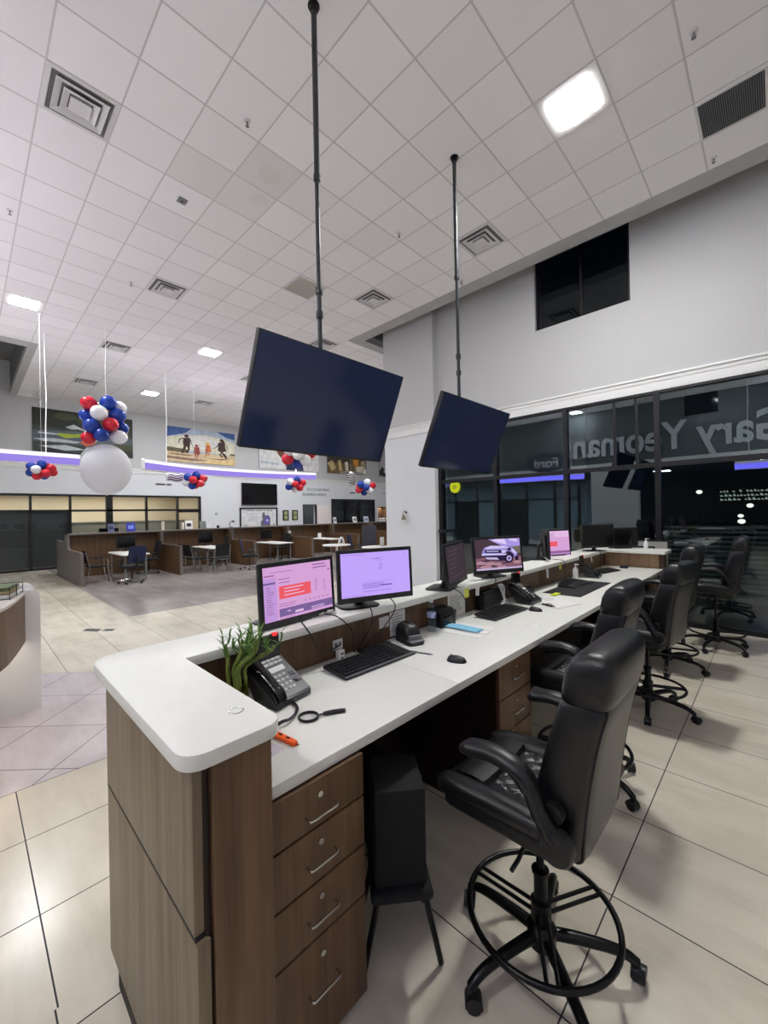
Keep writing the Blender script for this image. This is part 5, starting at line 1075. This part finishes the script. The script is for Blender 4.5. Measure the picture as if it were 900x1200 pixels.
def visitor(label, x, y, rz):        # front toward -x
    d = thing('visitor_chair', label, 'chair', (x, y, 0), rz, 'visitor chairs at the counter')
    b = MB(); b.box(-.24, .22, -.235, .235, .43, .475, .018, 3); b.build('seat', M_fab, d)
    b = MB(); b.loft([[(.235+.06*q+.018*math.cos(PI*(yy/.23)*.5)*-1.2, yy, .53+.36*q) for yy in [-.23+.46*j/10 for j in range(11)]]+[(.255+.06*q+.018*math.cos(PI*(yy/.23)*.5)*-1.2, yy, .53+.36*q) for yy in [.23-.46*j/10 for j in range(11)]] for q in (0, .05, .5, .95, 1)]); b.build('backrest', M_fab, d)
    for s_ in (-1, 1):
        b = MB(); b.tube(cr([(-.27, s_*.26, 0), (-.22, s_*.255, .3), (-.2, s_*.25, .62), (-.15, s_*.25, .655), (.1, s_*.25, .66)], 5), .0125, 8); b.build('leg', M_chrome, d)
        b = MB(); b.tube(cr([(.3, s_*.26, 0), (.22, s_*.25, .42), (.25, s_*.245, .6), (.3, s_*.24, .88)], 5), .0125, 8); b.build('leg', M_chrome, d)
        b = MB(); b.box(-.2, .12, s_*.25-.025, s_*.25+.025, .655, .685, .01); b.build('armrest', M_blk, d)
    b = MB(); b.tube([(-.2, -.245, .42), (-.2, .245, .42)], .011, 8); b.tube([(.2, -.245, .42), (.2, .245, .42)], .011, 8); b.build('cross_bar', M_chrome, d)
    return d
v0 = visitor('black chrome-legged chair against the counter end panel', -13.72, 2.6, R(-90))
dup(v0, (-14.1, 5.25, 0), R(-90), 'leftmost black chrome-legged chair at the second cubicle table'); dup(v0, (-13.45, 5.2, 0), R(-84), 'middle black chrome-legged chair at the second cubicle table'); dup(v0, (-12.86, 5.66, 0), R(5), 'right black chrome-legged chair, back toward the camera, second cubicle')
def task(label, x, y, rz, mt, nm):
    d = thing('task_chair', label, 'chair', (x, y, 0), rz, nm)
    for k in range(5):
        a = k*2*PI/5+.3; u, v_ = math.cos(a), math.sin(a)
        b = MB(); b.tube([(.03*u, .03*v_, .11), (.18*u, .18*v_, .1), (.3*u, .3*v_, .075)], [.024, .02, .015], 8); b.build('leg', M_chrome, d)
        b = MB(); b.lathe([(.005, -.02), (.03, -.02), (.03, .02), (.005, .02)], (.31*u, .31*v_, .03), 14, 'y'); b.build('caster', M_blk, d)
    b = MB(); b.cyl((0, 0, .08), (0, 0, .4), .026, .018); b.build('gas_column', M_bmet, d)
    b = MB(); b.box(-.25, .22, -.25, .25, .41, .49, .035, 3); b.build('seat', M_fab, d)
    b = MB(); b.loft([[(.21+.09*q-.03*math.cos(PI*yy*2), yy, .56+.46*q) for yy in [-hw+2*hw*j/10 for j in range(11)]]+[(.235+.09*q-.03*math.cos(PI*yy*2), yy, .56+.46*q) for yy in [hw-2*hw*j/10 for j in range(11)]] for q, hw in ((0, .19), (.06, .215), (.5, .23), (.9, .22), (1, .19))]); b.build('backrest', mt, d)
    b = MB(); b.tube(cr([(.02, 0, .4), (.18, 0, .42), (.24, 0, .55), (.28, 0, .75)], 5), [(.02, .03)]*16, 8); b.build('back_support', M_blk, d)
    for s_ in (-1, 1):
        b = MB(); b.tube(cr([(.0, s_*.2, .42), (.02, s_*.28, .45), (.02, s_*.285, .64)], 5), .015, 8); b.box(-.14, .1, s_*.285-.035, s_*.285+.035, .64, .67, .012); b.build('armrest', M_blk, d)
    return d
task('navy mesh task chair at the first cubicle table', -12.72, 3.2, R(15), M_mesh, 'navy mesh task chairs')
task('navy mesh task chair in the third cubicle, facing its table', -12.7, 6.65, R(-120), M_mesh, 'navy mesh task chairs')
task('navy mesh task chair beside the round showroom table', -10.9, 9.85, R(-150), M_mesh, 'navy mesh task chairs')
task('black task chair behind the first cubicle table', -14.5, 4.13, R(95), M_fab, 'black task chairs')
task('black task chair behind the second cubicle table', -14.75, 6.5, R(80), M_fab, 'black task chairs')
task('black task chair behind the third cubicle table', -14.65, 9.1, R(90), M_fab, 'black task chairs')
def farmon(label, x, y, z, rz):
    d = thing('computer_monitor', label, 'monitor', (x, y, z), rz, 'black monitors along the counter')
    b = MB(); b.box(-.03, .01, -.28, .28, .1, .46, .008); b.build('casing', M_blk, d)
    b = MB(); b.box(.0095, .012, -.265, .265, .12, .445); b.build('screen', M_off, d, smooth=0)
    b = MB(); b.box(-.04, -.02, -.03, .03, .01, .2); b.prism(rrect(-.1, .08, -.12, .12, .04), 0, .012); b.build('stand', M_blk, d)
farmon('black monitor in the first cubicle under the ledge', -14.7, 3.55, .745, R(15)); farmon('black monitor in the second cubicle under the ledge', -14.65, 6.0, .745, R(10)); farmon('black monitor standing behind the ledge by the photo frame', -15.9, 3.35, 1.0, 0); farmon('black monitor in the third cubicle under the ledge', -14.68, 8.4, .745, R(10))
b = MB(); b.box(-15.92, -15.88, 3.2, 3.5, .98, 1.0)
ZS = 1.3352
def easel(name, label, cat, y0, y1, h, c1, c2=None, x=-15.36, grp='cards on the counter ledge', lean=12, frame=None):
    d = thing(name, label, cat, (x, (y0+y1)/2, ZS), 0, grp); w = y1-y0
    X = Matrix.Rotation(-R(lean), 4, 'Y')
    b = MB(); b.box(-.012, 0, -w/2, w/2, .002, h, .002, X=X); b.tube([X @ V((-.012, 0, h*.6)), (-.11, 0, .004)], .005, 6); b.build('frame', frame or c1, d)
    b = MB(); b.box(-.0005, .0012, -w/2+.015, w/2-.015, .02, h-.015, X=X); b.m = 1
    if c2: b.box(.001, .0018, -w*.3, w*.3, h*.3, h*.7, X=X)
    b.build('face', [c1, c2 or c1], d, smooth=0)
easel('photo_frame', 'small grey blue photo frame on the ledge, first cubicle', 'photo frame', 3.22, 3.39, .27, pm('frame blue grey', (92, 100, 150), .5), M_dgrey, lean=14)
easel('ledge_sign', 'bright blue square sign on the ledge, first cubicle', 'sign', 3.73, 3.99, .29, pm('sign royal blue', (40, 52, 170), .4), pm('sign pale', (130, 150, 230), .4))
easel('ledge_sign', 'black and white printed sign on the ledge, second cubicle', 'sign', 5.58, 5.84, .31, M_white, M_blk)
easel('ledge_sign', 'grey green tablet sign beside far storefront corner, on ledge', 'sign', 6.1, 6.33, .28, pm('tablet grey', (126, 134, 128), .4))
for lb, y0, y1, h in (('white paper sign on ledge before the left dark window pane', 12.41, 12.6, .3), ('white paper sign on ledge before the middle dark window pane', 13.66, 13.93, .3), ('pale blue sign on ledge before the right dark window pane', 14.42, 14.76, .3)):
    easel('ledge_sign', lb, 'sign', y0, y1, h, M_white if 'white' in lb else pm('pale blue card', (190, 198, 222), .5), M_grey)
for lb, y in (('leftmost white paper leaning on ledge near the pier', 15.65), ('middle white paper leaning on ledge near the pier', 15.9), ('rightmost white paper leaning on ledge near the pier', 16.2)): easel('ledge_sign', lb, 'sign', y-.1, y+.1, .2, M_paper, M_grey)
for lb, y, h in (('white pillar candle on the ledge post between two cubicles', 4.83, .3), ('white candle on ledge just right of the post', 5.49, .24)):
    d = thing('candle', lb, 'candle', (-15.36, y, ZS), 0, 'white candles on the ledge')
    b = MB(); b.lathe([(.001, 0), (.045, 0), (.045, h), (.035, h+.004), (.001, h-.006)], n=18); b.build('wax', pm('wax', (240, 234, 220), .5), d); b = MB(); b.cyl((0, 0, h-.01), (0, 0, h+.02), .003); b.build('wick', M_blk, d)
d = thing('bottle', 'small white bottle on the ledge left of the black cup', 'bottle', (-15.36, 6.61, ZS)); b = MB(); b.lathe([(.02, 0), (.028, .004), (.028, .09), (.012, .12), (.012, .14)], n=16); b.build('body', M_white, d); b = MB(); b.lathe([(.013, .135), (.013, .16), (.001, .16)], n=12); b.build('cap', M_grey, d)
d = thing('cup', 'black cup on ledge between bottle and desk lamp', 'cup', (-15.36, 6.76, ZS)); b = MB(); b.lathe([(.04, 0), (.048, .1), (.044, .1), (.037, .008), (.001, .006)], n=18); b.build('body', M_blk, d); b = MB(); b.tube(cr([(0, .045, .08), (0, .075, .07), (0, .07, .03), (0, .042, .025)], 4), .006, 6); b.build('handle', M_blk, d)
d = thing('desk_lamp', 'black bent desk lamp on ledge left of the framed poster', 'lamp', (-15.36, 7.3, ZS))
b = MB(); b.lathe([(.001, 0), (.08, 0), (.08, .015), (.001, .02)], n=18); b.build('base', M_blk, d); b = MB(); b.tube(cr([(0, -.05, .015), (0, -.08, .14), (0, .0, .24), (0, .07, .23)], 5), .014, 8); b.build('arm', M_blk, d); b = MB(); b.lathe([(.02, .27), (.06, .2), (.055, .2), (.015, .26)], (0, .08, 0), 16); b.build('shade', M_blk, d)
for lb, x, y, z, q_ in (('white folded tent card on top of the third partition', -14.72, 9.52, .9005, R(90)), ('white folded tent card on the fourth cubicle table', -14.3, 10.75, .7455, 0)):
    d = thing('tent_card', lb, 'card', (x, y, z), q_, 'tent cards on tables'); b = MB()
    for s_ in (-1, 1): b.loft([[(s_*.035, -.09, 0), (s_*.035, .09, 0), (s_*.032, .09, 0), (s_*.032, -.09, 0)], [(s_*.002, -.09, .22), (s_*.002, .09, .22), (0, .09, .216), (0, -.09, .216)]])
    b.build('card', M_white, d, smooth=0); b = MB(); b.box(-.01, -.004, -.06, .06, .19, .195); b.build('fold_strip', M_grey, d, smooth=0)
d = thing('tent_card', 'large white tent card on the round showroom table', 'card', (-10.75, 9.0, .7455), R(10)); b = MB()
b.tube(cr([(0, -.13, 0), (0, -.09, .14), (0, 0, .24), (0, .09, .14), (0, .13, 0)], 6), [(.05, .012)]*25, 10); b.build('card', M_white, d); b = MB(); b.box(-.045, .045, -.1, .1, .02, .03); b.build('base', M_paper, d, smooth=0)
d = thing('tent_card', 'white menu card on the table above the lavender monitor', 'card', (-8.95, 9.15, .7455), R(10)); b = MB(); b.prism(rrect(-.1, .1, 0, .28, .03), -.008, .008, 'x'); b.build('card', M_white, d); b = MB(); b.box(-.05, .05, -.09, .09, 0, .012); b.build('base', M_grey, d)
# flat dark plates laid on the floor
for lb, P4 in (('larger dark flat plate on the pale aisle floor', [(-7.93, 1.30), (-7.70, 1.45), (-7.81, 1.52), (-8.02, 1.38)]), ('smaller dark flat floor plate right of the larger one', [(-7.67, 1.51), (-7.56, 1.62), (-7.64, 1.67), (-7.76, 1.58)])):
    b = MB(); b.prism(P4, .0005, .004); o = b.build('dark_floor_plate', M_dgrey, smooth=0); tag(o, lb, 'floor outlet', 'dark floor plates')
# ================================================================== CURVED GREETER DESK AT LEFT
gd = thing('greeter_desk', 'curved wood and white greeter desk at left edge', 'desk', (-4.6, -.4, 0))
CU = cr([(-5.0, .389, 0), (-4.454, .273, 0), (-4.15, .18, 0), (-3.7, -.03, 0), (-3.3, -.36, 0), (-3.08, -.8, 0), (-3.02, -1.3, 0)], 8)
def off(d_):
    o = []
    for i, q in enumerate(CU):
        t_ = (CU[min(i+1, len(CU)-1)]-CU[max(i-1, 0)]).normalized(); o.append((q.x+t_.y*d_, q.y-t_.x*d_))
    return o
def wallc(d0, d1, z0, z1):
    a, c_ = off(d0), off(d1); return [[(a[i][0], a[i][1], z0), (a[i][0], a[i][1], z1), (c_[i][0], c_[i][1], z1), (c_[i][0], c_[i][1], z0)] for i in range(len(a))]
b = MB(); b.loft(wallc(0, .03, .649, 1.088)); b.build('wood_apron', M_wood, gd, w=1)
b = MB(); b.loft(wallc(-.008, .5, 1.088, 1.112)); b.build('top', pm('greeter top', (214, 208, 200), .35), gd, w=1)
b = MB(); b.loft(wallc(.2, .23, .09, 1.088)); b.build('base', M_white, gd, w=1)
b = MB(); b.loft(wallc(.24, .26, 0, .09)); b.build('kick', M_dark, gd, w=1)
b = MB(); b.loft(wallc(.06, .11, .655, .66)); k_ = b.build('led_strip', em('warm led', (255, 238, 220), 7), gd, w=1)
b = MB(); b.prism([(-.9, 0), (.497, 0), (.497, 1.03)]+[(.427+.07*math.cos(a), 1.05+.07*math.sin(a)) for a in [PI/2*i/8 for i in range(9)]]+[(-.9, 1.12)], -5.06, -5.01, 'x'); b.build('side_slab', M_white, gd, w=1)
b = MB(); b.prism([(-.9, 0), (.53, 0), (.53, 1.0)]+[(.46+.07*math.cos(a), 1.01+.07*math.sin(a)) for a in [PI/2*i/8 for i in range(9)]]+[(-.9, 1.08)], -5.95, -5.85, 'x'); b.build('rear_slab', M_white, gd, w=1)
rk = thing('brochure_rack', 'black wire rack of brochures on the curved greeter desk', 'rack', (-4.78, .22, 1.1125), R(-16))
b = MB()
for z in (.006, .05, .095): b.tube([(-.2, -.1, z), (.2, -.1, z), (.2, .1, z), (-.2, .1, z)], .003, 5, closed=True)
for x, y in [(-.2, -.1), (.2, -.1), (.2, .1), (-.2, .1), (0, -.1), (0, .1)]: b.tube([(x, y, 0), (x, y, .1)], .003, 5)
b.build('wire_frame', M_bmet, rk)
for k, (c_, z0, lb) in enumerate((('white', .008, 'white brochure stack at the bottom of the rack'), ('tan', .038, 'tan brochure stack in middle of the rack'), ('green', .068, 'green brochure stack on top in the rack'))):
    b = MB()
    for j in range(5): b.box(-.17+.004*j, .17, -.085, .085-.003*j, z0+j*.0055, z0+j*.0055+.005)
    o = b.build('brochure_stack', {'white': M_paper, 'tan': pm('brochure tan', (190, 164, 120), .6), 'green': pm('brochure green', (86, 104, 66), .6)}[c_], smooth=0); o.location = (-4.78, .22, 1.1125+z0); o.rotation_euler = (0, 0, R(-16)); tag(o, lb, 'brochures', 'brochures in the rack')
# partitions between the desk end and the glass
for lb, x0, x1, y, h in (('taller grey partition screen with black edge by the glass', -2.2, -1.16, 7.3, 1.28), ('lower grey partition screen at the end of the desk', -2.1, -1.3, 7.08, 1.2)):
    d = thing('partition_screen', lb, 'partition', ((x0+x1)/2, y, 0)); w_ = (x1-x0)/2
    b = MB(); b.box(-w_+.02, w_-.02, -.02, .02, .04, h-.02); b.build('panel', pm('partition fabric', (170, 168, 160), .8), d, smooth=0)
    b = MB(); b.box(-w_, w_, -.025, .025, h-.02, h); b.box(w_-.02, w_, -.025, .025, 0, h-.02); b.box(-w_, -w_+.02, -.025, .025, 0, h-.02); b.build('edge_trim', M_blk, d, smooth=0)
# ================================================================== LIGHT, WORLD, CAMERA
def area(name, loc, sx, sy, pw, col, rot=(0, 0, 0)):
    L = bpy.data.lights.new(name, 'AREA'); L.shape = 'RECTANGLE'; L.size = sx; L.size_y = sy; L.energy = pw; L.color = col
    o = bpy.data.objects.new(name, L); C.objects.link(o); o.location = loc; o.rotation_euler = rot; return o
area('office_lamp', (-20.4, 2.7, 2.78), 2.0, 8.0, 150, (1, .95, .86))
area('back_office_lamp', (-19.9, 15.6, 2.78), 1.0, 3.0, 22, (.95, .97, 1))
area('passage_lamp', (-19.3, 19.5, 2.15), .4, .8, 12, (1, .95, .88))
area('back_zone_lamp', (-3.7, -7.0, 3.43), .6, .6, 60, (.9, .96, 1))
area('back_zone_lamp', (-9.7, -7.0, 3.43), .6, .6, 160, (.9, .96, 1))
area('back_zone_lamp', (-15.5, -7.0, 3.43), .6, .6, 160, (.9, .96, 1))  # unseen lamp added to brighten the left end of the back zone
area('outside_fill', (.5, 15, 5.5), 1, 1, 30, (.9, .95, 1))  # unseen lamp added so the slatted screen outside shows; no canopy is built
w = bpy.data.worlds.new('night'); bpy.context.scene.world = w; w.use_nodes = True
bg = w.node_tree.nodes['Background']; bg.inputs[0].default_value = (.02, .03, .05, 1); bg.inputs[1].default_value = .12
cam = bpy.data.cameras.new('camera'); co_ = bpy.data.objects.new('camera', cam); C.objects.link(co_)
cam.sensor_fit = 'HORIZONTAL'; cam.sensor_width = 36; cam.lens = 476.7/900*36; cam.clip_start = .02; cam.clip_end = 300
yaw, pit, rol = R(44.0), R(.2), R(-1.12)
F_ = V((-math.sin(yaw), math.cos(yaw), 0)); Rt = V((math.cos(yaw), math.sin(yaw), 0)); U_ = V((0, 0, 1))
F2 = F_*math.cos(pit)+U_*math.sin(pit); U2 = -F_*math.sin(pit)+U_*math.cos(pit)
R3 = Rt*math.cos(rol)+U2*math.sin(rol); U3 = -Rt*math.sin(rol)+U2*math.cos(rol)
co_.matrix_world = Matrix(((R3.x, U3.x, -F2.x, 0), (R3.y, U3.y, -F2.y, 0), (R3.z, U3.z, -F2.z, 1.765), (0, 0, 0, 1)))
S = bpy.context.scene; S.camera = co_
S.view_settings.view_transform = 'Standard'; S.view_settings.look = 'None'; S.view_settings.gamma = 1; S.view_settings.exposure = 0; S.view_settings.use_curve_mapping = False
